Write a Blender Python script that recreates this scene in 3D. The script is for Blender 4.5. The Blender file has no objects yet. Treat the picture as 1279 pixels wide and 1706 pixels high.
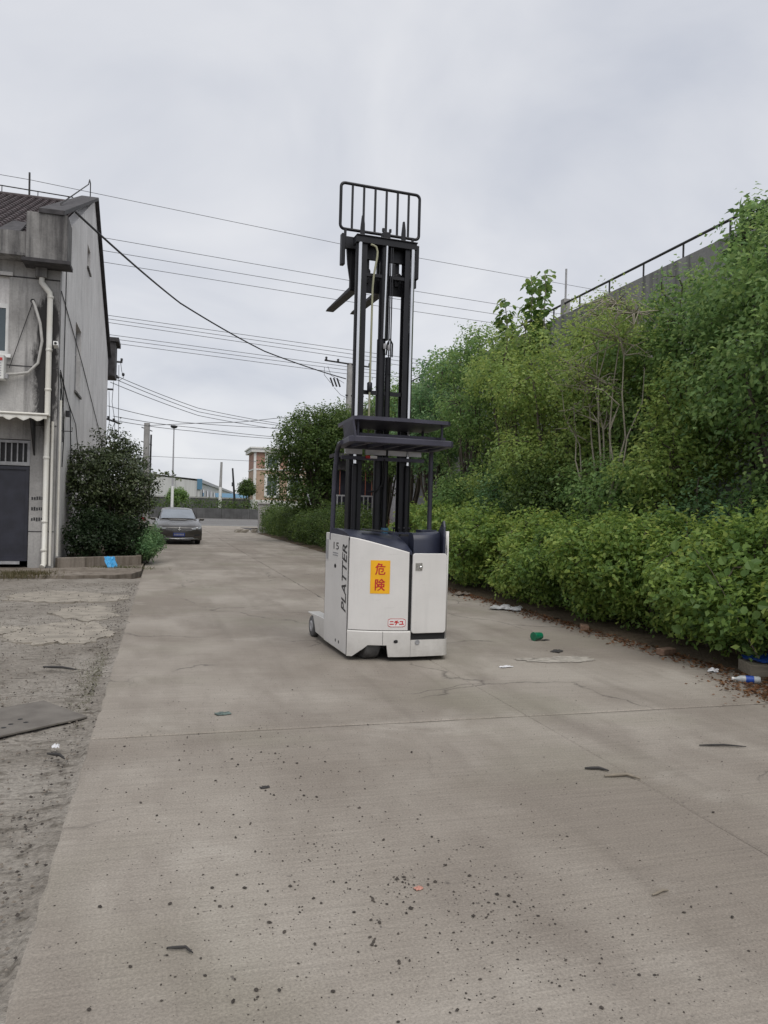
import bpy, math, random
import numpy as np
from mathutils import Vector, Matrix

# ------------------------------------------------------------------ camera, sky, sun, exposure
scn = bpy.context.scene
COL = scn.collection
R = math.radians
cam = bpy.data.cameras.new('camera')
camo = bpy.data.objects.new('camera', cam); COL.objects.link(camo)
cam.sensor_fit = 'VERTICAL'; cam.sensor_height = 36.0; cam.lens = 27.0
cam.clip_start = 0.05; cam.clip_end = 3000
CAM_H = 1.52
camo.matrix_world = (Matrix.Translation((0, 0, CAM_H)) @ Matrix.Rotation(-R(16.05), 4, 'Z')
                     @ Matrix.Rotation(R(90.0), 4, 'X') @ Matrix.Rotation(R(1.5), 4, 'Z'))
scn.camera = camo

SUN_EL, SUN_AZ = 60.0, 178.0           # azimuth clockwise from +Y: behind the camera
w = bpy.data.worlds.new('World'); scn.world = w; w.use_nodes = True
nt = w.node_tree; nt.nodes.clear(); N = nt.nodes.new; L = nt.links.new
out = N('ShaderNodeOutputWorld'); bg = N('ShaderNodeBackground'); bg.inputs['Strength'].default_value = 1.0
sky = N('ShaderNodeTexSky'); sky.sky_type = 'NISHITA'; sky.sun_disc = False
sky.sun_elevation = R(SUN_EL); sky.sun_rotation = R(SUN_AZ)
sc_ = N('ShaderNodeVectorMath'); sc_.operation = 'SCALE'; sc_.inputs['Scale'].default_value = 0.10
L(sky.outputs[0], sc_.inputs[0])
tc = N('ShaderNodeTexCoord'); sp = N('ShaderNodeSeparateXYZ'); L(tc.outputs['Generated'], sp.inputs[0])
ad = N('ShaderNodeMath'); ad.operation = 'ADD'; ad.inputs[1].default_value = 0.35; L(sp.outputs['Z'], ad.inputs[0])
mx_ = N('ShaderNodeMath'); mx_.operation = 'MAXIMUM'; mx_.inputs[1].default_value = 0.3; L(ad.outputs[0], mx_.inputs[0])
dv = N('ShaderNodeVectorMath'); dv.operation = 'DIVIDE'; L(tc.outputs['Generated'], dv.inputs[0]); L(mx_.outputs[0], dv.inputs[1])
no = N('ShaderNodeTexNoise'); no.inputs['Scale'].default_value = 2.1; no.inputs['Detail'].default_value = 5.0
no.inputs['Roughness'].default_value = 0.5; no.inputs['Distortion'].default_value = 0.4; L(dv.outputs[0], no.inputs['Vector'])
rp = N('ShaderNodeValToRGB'); L(no.outputs['Fac'], rp.inputs[0])
rp.color_ramp.elements[0].position = 0.28; rp.color_ramp.elements[0].color = (0.430, 0.450, 0.502, 1)
rp.color_ramp.elements[1].position = 0.66; rp.color_ramp.elements[1].color = (0.600, 0.606, 0.628, 1)
mixs = N('ShaderNodeMix'); mixs.data_type = 'RGBA'; mixs.inputs['Factor'].default_value = 0.94
L(sc_.outputs[0], mixs.inputs['A']); L(rp.outputs[0], mixs.inputs['B'])
L(mixs.outputs['Result'], bg.inputs['Color']); L(bg.outputs[0], out.inputs[0])

sl = bpy.data.lights.new('sun', 'SUN'); sl.energy = 1.5; sl.angle = R(50); sl.color = (1.0, 0.96, 0.90)
so = bpy.data.objects.new('sun', sl); COL.objects.link(so)
az, el = R(SUN_AZ), R(SUN_EL)
sd = Vector((math.sin(az) * math.cos(el), math.cos(az) * math.cos(el), math.sin(el)))
so.rotation_euler = sd.to_track_quat('Z', 'Y').to_euler(); so.location = sd * 60
scn.view_settings.view_transform = 'Standard'; scn.view_settings.look = 'None'
scn.view_settings.exposure = 0.45; scn.view_settings.gamma = 1.0
scn.view_settings.use_curve_mapping = False

rnd = random.Random(11)

# ------------------------------------------------------------------ helpers
class MB:
    """collects shapes; build() links them as ONE mesh object"""
    def __init__(s): s.v = []; s.f = []; s.sm = []
    def add(s, vs, fs, smooth=False):
        b = len(s.v); s.v += [tuple(p) for p in vs]
        for f in fs: s.f.append(tuple(b + i for i in f)); s.sm.append(smooth)
        return s
    def box(s, x0, x1, y0, y1, z0, z1):
        v = [(x0,y0,z0),(x1,y0,z0),(x1,y1,z0),(x0,y1,z0),(x0,y0,z1),(x1,y0,z1),(x1,y1,z1),(x0,y1,z1)]
        return s.add(v, [(0,3,2,1),(4,5,6,7),(0,1,5,4),(1,2,6,5),(2,3,7,6),(3,0,4,7)])
    def obox(s, c, ax, ay, az_):
        """box from centre and three half-axis vectors"""
        c, ax, ay, az_ = map(Vector, (c, ax, ay, az_)); v = []
        for k in (-1, 1):
            for a, b in ((-1,-1),(1,-1),(1,1),(-1,1)): v.append(c + ax*a + ay*b + az_*k)
        return s.add(v, [(0,3,2,1),(4,5,6,7),(0,1,5,4),(1,2,6,5),(2,3,7,6),(3,0,4,7)])
    def prism(s, poly, z0, z1, smooth=False):
        n = len(poly); v = [(x, y, z0) for x, y in poly] + [(x, y, z1) for x, y in poly]
        s.add(v, [tuple(range(n-1, -1, -1)), tuple(range(n, 2*n))])
        return s.add(v, [(i, (i+1) % n, n + (i+1) % n, n + i) for i in range(n)], smooth)
    def slab(s, poly3, d):
        """extrude a 3-D polygon by vector d"""
        n = len(poly3); d = Vector(d); a = [Vector(p) for p in poly3]; v = a + [p + d for p in a]
        return s.add(v, [tuple(range(n-1, -1, -1)), tuple(range(n, 2*n))] + [(i, (i+1) % n, n + (i+1) % n, n + i) for i in range(n)])
    def tube(s, pts, r, n=8, caps=True):
        pts = [Vector(p) for p in pts]; rs = r if isinstance(r, (list, tuple)) else [r]*len(pts)
        rings = []; prev = None
        for i, p in enumerate(pts):
            t = (pts[min(i+1, len(pts)-1)] - pts[max(i-1, 0)]).normalized()
            if prev is None:
                u = t.cross(Vector((0,0,1)) if abs(t.z) < .9 else Vector((1,0,0))).normalized()
            else:
                u = (prev - t*prev.dot(t)).normalized()
            prev = u; q = t.cross(u)
            rings.append([p + (u*math.cos(2*math.pi*k/n) + q*math.sin(2*math.pi*k/n))*rs[i] for k in range(n)])
        v = [x for rr in rings for x in rr]; f = []
        for i in range(len(pts)-1):
            for k in range(n):
                f.append((i*n+k, i*n+(k+1) % n, (i+1)*n+(k+1) % n, (i+1)*n+k))
        s.add(v, f, True)
        if caps:
            s.add(rings[0], [tuple(range(n-1, -1, -1))]); s.add(rings[-1], [tuple(range(n))])
        return s
    def lathe(s, prof, c=(0,0,0), axis='z', n=20, smooth=True):
        """prof: list of (radius, height)"""
        v = []; c = Vector(c)
        for r, h in prof:
            for k in range(n):
                a = 2*math.pi*k/n; x, y = r*math.cos(a), r*math.sin(a)
                v.append(c + (Vector((x,y,h)) if axis == 'z' else Vector((h,x,y)) if axis == 'x' else Vector((y,h,x))))
        f = []
        for i in range(len(prof)-1):
            for k in range(n): f.append((i*n+k, i*n+(k+1) % n, (i+1)*n+(k+1) % n, (i+1)*n+k))
        s.add(v, f, smooth)
        s.add(v[:n], [tuple(range(n-1,-1,-1))]); s.add(v[-n:], [tuple(range(n))]); return s
    def rbox(s, x0, x1, y0, y1, z0, z1, r=.02, seg=3):
        """box with rounded vertical edges and a small top chamfer"""
        p = []
        for cx, cy, a0 in ((x1-r,y1-r,0),(x0+r,y1-r,90),(x0+r,y0+r,180),(x1-r,y0+r,270)):
            for k in range(seg+1):
                a = R(a0 + 90*k/seg); p.append((cx + r*math.cos(a), cy + r*math.sin(a)))
        return s.prism(p, z0, z1, True)
    def build(s, name, m=None, parent=None, bevel=0, loc=None, flip=False):
        me = bpy.data.meshes.new(name); me.from_pydata([tuple(p) for p in s.v], [], s.f)
        me.polygons.foreach_set('use_smooth', s.sm); me.update()
        if m: me.materials.append(m)
        o = bpy.data.objects.new(name, me); COL.objects.link(o)
        if parent: o.parent = parent
        if loc: o.location = loc
        if bevel:
            b = o.modifiers.new('b', 'BEVEL'); b.width = bevel; b.segments = 2; b.limit_method = 'ANGLE'; b.angle_limit = R(40)
        return o

def tag(o, label=None, cat=None, group=None, kind=None):
    if label: o['label'] = label
    if cat: o['category'] = cat
    if group: o['group'] = group
    if kind: o['kind'] = kind
    return o
def thing(name, label, cat, loc=(0,0,0), rz=0, group=None):
    o = bpy.data.objects.new(name, None); COL.objects.link(o)
    o.location = loc; o.rotation_euler = (0, 0, rz); o.empty_display_size = .2
    return tag(o, label, cat, group)
def dup(o, parent):
    c = o.copy(); COL.objects.link(c); c.parent = parent; return c

def M(name, c, rough=.6, metal=0., var=.12, vscale=6., bump=0., bscale=40., c2=None, stretch=(1,1,1), spec=.5, coat=0., lo=.35, hi=.65, detail=6):
    m = bpy.data.materials.new(name); m.use_nodes = True; t = m.node_tree; b = t.nodes['Principled BSDF']
    tcn = t.nodes.new('ShaderNodeTexCoord'); mp = t.nodes.new('ShaderNodeMapping'); mp.inputs['Scale'].default_value = stretch
    t.links.new(tcn.outputs['Object'], mp.inputs[0])
    nz = t.nodes.new('ShaderNodeTexNoise'); nz.inputs['Scale'].default_value = vscale; nz.inputs['Detail'].default_value = detail
    t.links.new(mp.outputs[0], nz.inputs['Vector'])
    r = t.nodes.new('ShaderNodeValToRGB'); t.links.new(nz.outputs['Fac'], r.inputs[0])
    a = c2 if c2 else tuple(min(1, k*(1+var)) for k in c); d = tuple(k*(1-var) for k in c) if not c2 else c
    r.color_ramp.elements[0].position = lo; r.color_ramp.elements[1].position = hi
    r.color_ramp.elements[0].color = (*d, 1); r.color_ramp.elements[1].color = (*a, 1)
    t.links.new(r.outputs[0], b.inputs['Base Color'])
    b.inputs['Roughness'].default_value = rough; b.inputs['Metallic'].default_value = metal
    b.inputs['Specular IOR Level'].default_value = spec; b.inputs['Coat Weight'].default_value = coat
    if bump:
        n2 = t.nodes.new('ShaderNodeTexNoise'); n2.inputs['Scale'].default_value = bscale; n2.inputs['Detail'].default_value = 5
        t.links.new(mp.outputs[0], n2.inputs['Vector'])
        bp = t.nodes.new('ShaderNodeBump'); bp.inputs['Strength'].default_value = bump; bp.inputs['Distance'].default_value = .02
        t.links.new(n2.outputs['Fac'], bp.inputs['Height']); t.links.new(bp.outputs[0], b.inputs['Normal'])
    return m

def mixc(t, fac, a, b, mode='MIX'):
    n = t.nodes.new('ShaderNodeMix'); n.data_type = 'RGBA'; n.blend_type = mode
    for s_, v in (('Factor', fac), ('A', a), ('B', b)):
        if isinstance(v, (int, float)): n.inputs[s_].default_value = v
        elif isinstance(v, tuple): n.inputs[s_].default_value = (*v, 1)
        else: t.links.new(v, n.inputs[s_])
    return n.outputs['Result']
def noise(t, vec, scale, detail=5, rough=.55, dist=0):
    n = t.nodes.new('ShaderNodeTexNoise'); n.inputs['Scale'].default_value = scale; n.inputs['Detail'].default_value = detail
    n.inputs['Roughness'].default_value = rough; n.inputs['Distortion'].default_value = dist
    t.links.new(vec, n.inputs['Vector']); return n.outputs['Fac']
def ramp(t, val, p0, p1, c0=(0,0,0), c1=(1,1,1)):
    r = t.nodes.new('ShaderNodeValToRGB'); t.links.new(val, r.inputs[0])
    r.color_ramp.elements[0].position = p0; r.color_ramp.elements[1].position = p1
    r.color_ramp.elements[0].color = (*c0, 1); r.color_ramp.elements[1].color = (*c1, 1); return r.outputs[0]
def mapping(t, vec, scale=(1,1,1), loc=(0,0,0), rot=(0,0,0)):
    m = t.nodes.new('ShaderNodeMapping'); m.inputs['Scale'].default_value = scale; m.inputs['Location'].default_value = loc
    m.inputs['Rotation'].default_value = rot; t.links.new(vec, m.inputs[0]); return m.outputs[0]
def newmat(name):
    m = bpy.data.materials.new(name); m.use_nodes = True; return m, m.node_tree, m.node_tree.nodes['Principled BSDF']

def concrete_road():
    m, t, b = newmat('road concrete'); g = t.nodes.new('ShaderNodeNewGeometry').outputs['Position']
    big = noise(t, g, .45, 5, .6, .3); mid = noise(t, mapping(t, g, (1, .35, 1)), 1.6, 6, .6)
    c = mixc(t, ramp(t, big, .38, .62), (.228,.200,.170), (.335,.304,.266))
    c = mixc(t, ramp(t, mid, .46, .74), c, (.205,.178,.152))
    # darker worn track running down the lane and rubber scuffs
    tr = noise(t, mapping(t, g, (2.2, .12, 1), rot=(0, 0, R(-4))), 1.3, 4, .55)
    c = mixc(t, ramp(t, tr, .54, .76, (0,0,0), (.40,.40,.40)), c, (.152,.132,.112))
    st = noise(t, mapping(t, g, (1, 1, 1), (7, 3, 0)), .8, 7, .65, .5)
    c = mixc(t, ramp(t, st, .60, .72, (0,0,0), (.55,.55,.55)), c, (.390,.360,.318))
    gr = noise(t, g, .55, 3, .5, .2)
    c = mixc(t, ramp(t, gr, .52, .68, (0,0,0), (.5,.5,.5)), c, (.208,.194,.150))
    # fine grit and broomed lines across the lane
    fine = noise(t, g, 95, 3, .7); br = noise(t, mapping(t, g, (1.5, 42, 1), rot=(0, 0, R(3))), 1.0, 3, .6, .3)
    c = mixc(t, ramp(t, fine, .30, .75, (.80,.80,.80), (1.18,1.18,1.18)), c, c)  # keeps tone
    c = mixc(t, .9, c, ramp(t, fine, .30, .72, (.72,.72,.72), (1.22,1.22,1.22)), 'MULTIPLY')
    c = mixc(t, .55, c, ramp(t, br, .34, .66, (.86,.86,.86), (1.10,1.10,1.10)), 'MULTIPLY')
    sp_ = noise(t, g, 34, 2, .5)
    c = mixc(t, ramp(t, sp_, .70, .735, (0,0,0), (.7,.7,.7)), c, (.085,.075,.068))
    # hairline cracks
    vo = t.nodes.new('ShaderNodeTexVoronoi'); vo.feature = 'DISTANCE_TO_EDGE'; vo.inputs['Scale'].default_value = .42
    wv = t.nodes.new('ShaderNodeVectorMath'); wv.operation = 'ADD'; t.links.new(g, wv.inputs[0])
    nn = t.nodes.new('ShaderNodeTexNoise'); nn.inputs['Scale'].default_value = 2.2; nn.inputs['Detail'].default_value = 6; t.links.new(g, nn.inputs['Vector'])
    ns = t.nodes.new('ShaderNodeVectorMath'); ns.operation = 'SCALE'; ns.inputs['Scale'].default_value = .45; t.links.new(nn.outputs['Color'], ns.inputs[0]); t.links.new(ns.outputs[0], wv.inputs[1]); t.links.new(wv.outputs[0], vo.inputs['Vector'])
    crk = ramp(t, vo.outputs['Distance'], .0, .006, (.75,.75,.75), (0,0,0))
    gate = ramp(t, noise(t, g, .5, 2), .50, .56)
    c = mixc(t, mixc(t, 1.0, crk, gate, 'MULTIPLY'), c, (.07,.062,.055))
    t.links.new(c, b.inputs['Base Color']); b.inputs['Roughness'].default_value = .85; b.inputs['Specular IOR Level'].default_value = .25
    bp = t.nodes.new('ShaderNodeBump'); bp.inputs['Strength'].default_value = .35; bp.inputs['Distance'].default_value = .012
    hh = t.nodes.new('ShaderNodeMath'); hh.operation = 'ADD'; t.links.new(fine, hh.inputs[0]); t.links.new(br, hh.inputs[1])
    t.links.new(hh.outputs[0], bp.inputs['Height']); t.links.new(bp.outputs[0], b.inputs['Normal'])
    return m
def rough_ground(name, c0, c1, c2, sc=1.0, patch=(.52,.66)):
    m, t, b = newmat(name); g = t.nodes.new('ShaderNodeNewGeometry').outputs['Position']
    a = noise(t, g, .9*sc, 6, .65, .4); f = noise(t, g, 38*sc, 4, .7); s2 = noise(t, mapping(t, g, (1, 2.6, 1)), 5*sc, 6, .7, .6)
    c = mixc(t, ramp(t, a, .38, .64), c0, c1); c = mixc(t, ramp(t, s2, *patch), c, c2)
    c = mixc(t, .9, c, ramp(t, f, .28, .72, (.62,.62,.62), (1.28,1.28,1.28)), 'MULTIPLY')
    t.links.new(c, b.inputs['Base Color']); b.inputs['Roughness'].default_value = .95; b.inputs['Specular IOR Level'].default_value = .15
    bp = t.nodes.new('ShaderNodeBump'); bp.inputs['Strength'].default_value = .8; bp.inputs['Distance'].default_value = .03
    hh = t.nodes.new('ShaderNodeMath'); hh.operation = 'ADD'; t.links.new(f, hh.inputs[0]); t.links.new(s2, hh.inputs[1])
    t.links.new(hh.outputs[0], bp.inputs['Height']); t.links.new(bp.outputs[0], b.inputs['Normal'])
    return m
def plaster(name, c0, c1, stain, smin=.52, smax=.70, corner=False, amt=.8):
    """weathered render: tone patches, vertical run-off streaks, black mould"""
    m, t, b = newmat(name); g = t.nodes.new('ShaderNodeNewGeometry').outputs['Position']
    a = noise(t, g, .7, 6, .6, .3); v = noise(t, mapping(t, g, (5, 5, .35)), 1.0, 6, .65); f = noise(t, g, 22, 4, .65)
    c = mixc(t, ramp(t, a, .36, .64), c0, c1)
    c = mixc(t, ramp(t, v, smin, smax, (0,0,0), (amt,)*3), c, stain)
    c = mixc(t, .8, c, ramp(t, f, .3, .7, (.86,.86,.86), (1.12,1.12,1.12)), 'MULTIPLY')
    if corner:   # black mould beside the downpipe
        s_ = t.nodes.new('ShaderNodeSeparateXYZ'); t.links.new(g, s_.inputs[0])
        n3 = noise(t, mapping(t, g, (3.2, 3.2, 1.1)), 1.6, 9, .75, .5)
        def mr(sock, a0, a1, b0, b1):
            q = t.nodes.new('ShaderNodeMapRange'); t.links.new(sock, q.inputs[0])
            for i, k in enumerate((a0, a1, b0, b1)): q.inputs[i+1].default_value = k
            return q.outputs[0]
        d = t.nodes.new('ShaderNodeMath'); d.operation = 'ADD'; d.inputs[1].default_value = 2.62; t.links.new(s_.outputs['X'], d.inputs[0])
        ab = t.nodes.new('ShaderNodeMath'); ab.operation = 'ABSOLUTE'; t.links.new(d.outputs[0], ab.inputs[0])
        k1 = mr(ab.outputs[0], .02, .50, .8, 0); k2 = mr(s_.outputs['Z'], 6.7, 5.9, 0, 1); k3 = mr(s_.outputs['Z'], 2.6, 3.6, 0, 1)
        p1 = t.nodes.new('ShaderNodeMath'); p1.operation = 'MULTIPLY'; t.links.new(k1, p1.inputs[0]); t.links.new(k2, p1.inputs[1])
        p2 = t.nodes.new('ShaderNodeMath'); p2.operation = 'MULTIPLY'; t.links.new(p1.outputs[0], p2.inputs[0]); t.links.new(k3, p2.inputs[1])
        p3 = t.nodes.new('ShaderNodeMath'); p3.operation = 'ADD'; t.links.new(p2.outputs[0], p3.inputs[0]); t.links.new(n3, p3.inputs[1])
        c = mixc(t, ramp(t, p3.outputs[0], .84, 1.18, (0,0,0), (.92,.92,.92)), c, (.022,.021,.022))
    t.links.new(c, b.inputs['Base Color']); b.inputs['Roughness'].default_value = .9; b.inputs['Specular IOR Level'].default_value = .2
    bp = t.nodes.new('ShaderNodeBump'); bp.inputs['Strength'].default_value = .3; bp.inputs['Distance'].default_value = .02
    t.links.new(f, bp.inputs['Height']); t.links.new(bp.outputs[0], b.inputs['Normal'])
    return m
def truck_paint(name, c, dirt, scuff):
    """worn off-white enamel: dust film, rain streaks, rub marks, chips near the ground"""
    m, t, b = newmat(name); o = t.nodes.new('ShaderNodeTexCoord').outputs['Object']
    a = noise(t, o, 2.0, 5, .6, .3); v = noise(t, mapping(t, o, (14, 14, 1.2)), 1.0, 5, .6); sc = noise(t, mapping(t, o, (3, 3, 9), rot=(0, R(12), 0)), 2.6, 7, .75, .6); ch = noise(t, o, 46, 3, .6)
    col = mixc(t, ramp(t, a, .35, .68), c, tuple(k*.90 for k in c)); col = mixc(t, ramp(t, v, .52, .74, (0,0,0), (.35,)*3), col, tuple(k*.80 for k in c))
    col = mixc(t, ramp(t, sc, .60, .68, (0,0,0), (scuff,)*3), col, (.26,.245,.22))
    z = t.nodes.new('ShaderNodeSeparateXYZ'); t.links.new(o, z.inputs[0])
    q = t.nodes.new('ShaderNodeMapRange'); t.links.new(z.outputs['Z'], q.inputs[0])
    for i, k in enumerate((.42, .04, 0, dirt)): q.inputs[i+1].default_value = k
    n2 = noise(t, o, 9, 6, .7); md = t.nodes.new('ShaderNodeMath'); md.operation = 'MULTIPLY'; t.links.new(q.outputs[0], md.inputs[0]); t.links.new(n2, md.inputs[1])
    col = mixc(t, md.outputs[0], col, (.20,.18,.15)); col = mixc(t, ramp(t, ch, .735, .75, (0,0,0), (scuff*.8,)*3), col, (.09,.08,.07))
    t.links.new(col, b.inputs['Base Color']); b.inputs['Roughness'].default_value = .42; b.inputs['Coat Weight'].default_value = .1
    return m
def leafmat(name, rough=.45, trans=.30):
    m, t, b = newmat(name); at = t.nodes.new('ShaderNodeAttribute'); at.attribute_name = 'leaf_colour'
    t.links.new(at.outputs['Color'], b.inputs['Base Color']); b.inputs['Roughness'].default_value = rough
    b.inputs['Specular IOR Level'].default_value = .35
    tr = t.nodes.new('ShaderNodeBsdfTranslucent'); hs = t.nodes.new('ShaderNodeHueSaturation')
    hs.inputs['Value'].default_value = 1.5; hs.inputs['Hue'].default_value = .48; t.links.new(at.outputs['Color'], hs.inputs['Color'])
    t.links.new(hs.outputs[0], tr.inputs['Color'])
    mx = t.nodes.new('ShaderNodeMixShader'); mx.inputs[0].default_value = trans
    t.links.new(b.outputs[0], mx.inputs[1]); t.links.new(tr.outputs[0], mx.inputs[2])
    t.links.new(mx.outputs[0], t.nodes['Material Output'].inputs['Surface']); return m
def glass(name, c, rough=.05):
    return M(name, c, rough, 0, .1, 2, spec=.8)

MT = dict(
    road=concrete_road(),
    joint=M('joint grime', (.045,.04,.035), .95, var=.3, vscale=12),
    soil=rough_ground('soil', (.10,.078,.055), (.15,.115,.08), (.075,.055,.04)),
    yard=rough_ground('worn yard concrete', (.235,.212,.184), (.330,.304,.270), (.130,.115,.096), 1.0, (.50,.66)),
    patch=M('concrete patch', (.265,.238,.200), .9, var=.2, vscale=5, bump=.25, bscale=90),
    asphalt=M('asphalt', (.135,.130,.125), .9, var=.18, vscale=2, bump=.2, bscale=80),
    roadpaint=M('road paint', (.55,.55,.53), .7, var=.2, vscale=9),
    grass=M('verge grass', (.05,.075,.025), .9, var=.4, vscale=4),
    front=plaster('front render', (.25,.244,.238), (.43,.42,.41), (.105,.102,.102), .50, .70, True),
    gable=plaster('gable render', (.60,.585,.575), (.72,.705,.695), (.36,.35,.35), .50, .74, amt=.7),
    fascia=plaster('fascia concrete', (.15,.145,.142), (.29,.283,.275), (.040,.038,.040), .42, .64),
    coping=M('dark coping', (.045,.042,.045), .8, var=.35, vscale=5),
    tile=M('roof tile', (.050,.036,.038), .7, var=.35, vscale=3),
    wallw=plaster('white lower wall', (.52,.52,.55), (.66,.66,.69), (.32,.31,.32), .52, .72, amt=.6),
    wallc=plaster('parapet concrete', (.20,.20,.195), (.29,.285,.28), (.085,.085,.085), .48, .68),
    pvc=M('white pvc', (.62,.60,.54), .5, var=.10, vscale=3, c2=(.66,.65,.61)),
    navy=M('navy steel', (.020,.021,.032), .45, var=.2, vscale=4),
    galv=M('painted grey bar', (.32,.32,.33), .5, var=.15, vscale=9),
    dark=M('dark iron', (.018,.018,.020), .5, var=.3, vscale=8),
    rail=M('dark rail', (.035,.033,.033), .55, .3, .3, 8),
    winframe=M('window frame', (.66,.66,.65), .5, var=.08),
    pane=glass('window glass', (.045,.065,.075)),
    paneD=glass('dark glass', (.02,.022,.025)),
    acw=M('aircon white', (.62,.62,.60), .5, var=.08, vscale=3),
    red=M('red mark', (.45,.03,.03), .5),
    cable=M('black cable', (.012,.012,.013), .6),
    wire=M('wire', (.075,.078,.085), .6),
    hosew=M('grey hose', (.42,.41,.39), .5),
    # truck
    white=truck_paint('truck white paint', (.68,.665,.645), .35, .12),
    skirtw=truck_paint('scuffed white paint', (.66,.645,.62), .75, .45),
    navyp=M('navy moulded plastic', (.024,.028,.050), .42, var=.15, vscale=5, spec=.5),
    black=M('black rubber', (.012,.012,.013), .75, var=.2),
    tread=M('worn rubber tread', (.085,.084,.084), .8, var=.25, vscale=14),
    mast=M('mast paint', (.008,.008,.011), .42, .2, .25, 6),
    guard=M('guard paint', (.046,.045,.066), .45, .1, .2, 6),
    chrome=M('chrome', (.72,.72,.73), .16, 1.0, .06, 5),
    brass=M('pale hose', (.30,.30,.20), .45, var=.1),
    yellow=M('yellow sticker', (.82,.42,.008), .5, var=.05, vscale=9),
    stred=M('sticker red', (.50,.018,.018), .5, var=.05),
    ink=M('black ink', (.02,.02,.022), .5),
    inkg=M('grey ink', (.25,.25,.26), .6),
    stwhite=M('sticker white', (.72,.71,.70), .5, var=.04),
    lens=M('grey lens', (.38,.37,.34), .25, .2, .2, 60),
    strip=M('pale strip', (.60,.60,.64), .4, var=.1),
    # car
    carp=M('grey brown car paint', (.045,.040,.035), .30, .3, .06, 3, coat=.6),
    chromec=M('car chrome', (.6,.6,.6), .18, 1.0, .05),
    headl=M('headlamp glass', (.24,.25,.26), .12, .1, .25, 14, spec=.9),
    plateb=M('blue number plate', (.012,.035,.20), .4, var=.05),
    # misc
    bluebag=M('blue bag', (.03,.27,.55), .45, var=.2, vscale=14),
    tarp=M('blue tarpaulin', (.012,.055,.30), .5, var=.25, vscale=9),
    green=M('green plastic', (.005,.14,.07), .3, var=.2, vscale=20, spec=.6),
    litter=M('white plastic litter', (.62,.62,.64), .5, var=.12, vscale=20),
    plate=M('weathered steel plate', (.110,.098,.086), .8, .1, .2, 5, bump=.1, c2=(.165,.15,.132)),
    stick=M('dark stick', (.03,.028,.027), .8, var=.3),
    dry=M('dry leaf', (.16,.085,.035), .85, var=.4, vscale=9),
    stone=M('pebble', (.048,.040,.034), .9, var=.45, vscale=7),
    wood=M('grey board', (.22,.19,.15), .85, var=.2, vscale=6, stretch=(1,8,8)),
    bark=M('bark', (.09,.075,.058), .9, var=.3, vscale=9, bump=.4, bscale=30, stretch=(1,1,.3)),
    barkp=M('pale bark', (.27,.245,.195), .85, var=.2, vscale=9),
    brickp=M('brick red paint', (.30,.10,.06), .8, var=.2, vscale=12),
    kerb=plaster('kerb concrete', (.16,.135,.11), (.24,.21,.18), (.085,.07,.055), .46, .66),
    granite=plaster('pillar stone', (.30,.29,.28), (.40,.39,.375), (.18,.172,.165)),
    brickA=M('pinkish brick', (.36,.205,.155), .85, var=.10, vscale=2),
    brickB=M('tan brick', (.40,.285,.205), .85, var=.10, vscale=2),
    trim=M('white trim', (.68,.67,.64), .7, var=.05),
    shed=M('pale cladding', (.50,.50,.49), .6, var=.07, vscale=.4, stretch=(6,6,.5)),
    shedb=M('blue cladding', (.08,.19,.29), .5, var=.1),
    barrier=plaster('barrier concrete', (.075,.075,.075), (.115,.115,.115), (.05,.05,.05)),
    postw=M('white paint', (.68,.68,.66), .6, var=.06),
    concp=M('concrete pole', (.30,.295,.285), .85, var=.14, vscale=3),
    leaf=leafmat('leaf', .5, .46), leafd=leafmat('glossy leaf', .36, .15), petal=M('rose petal', (.60,.05,.09), .6, var=.2, vscale=30),
)

# ------------------------------------------------------------------ ground, yard, road
def sheet(name, x0, x1, y0, y1, z, m):
    return tag(MB().add([(x0,y0,z),(x1,y0,z),(x1,y1,z),(x0,y1,z)], [(0,1,2,3)]).build(name, m), kind='structure')
sheet('ground', -900, 900, -60, 1500, -.09, MT['soil'])

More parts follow.
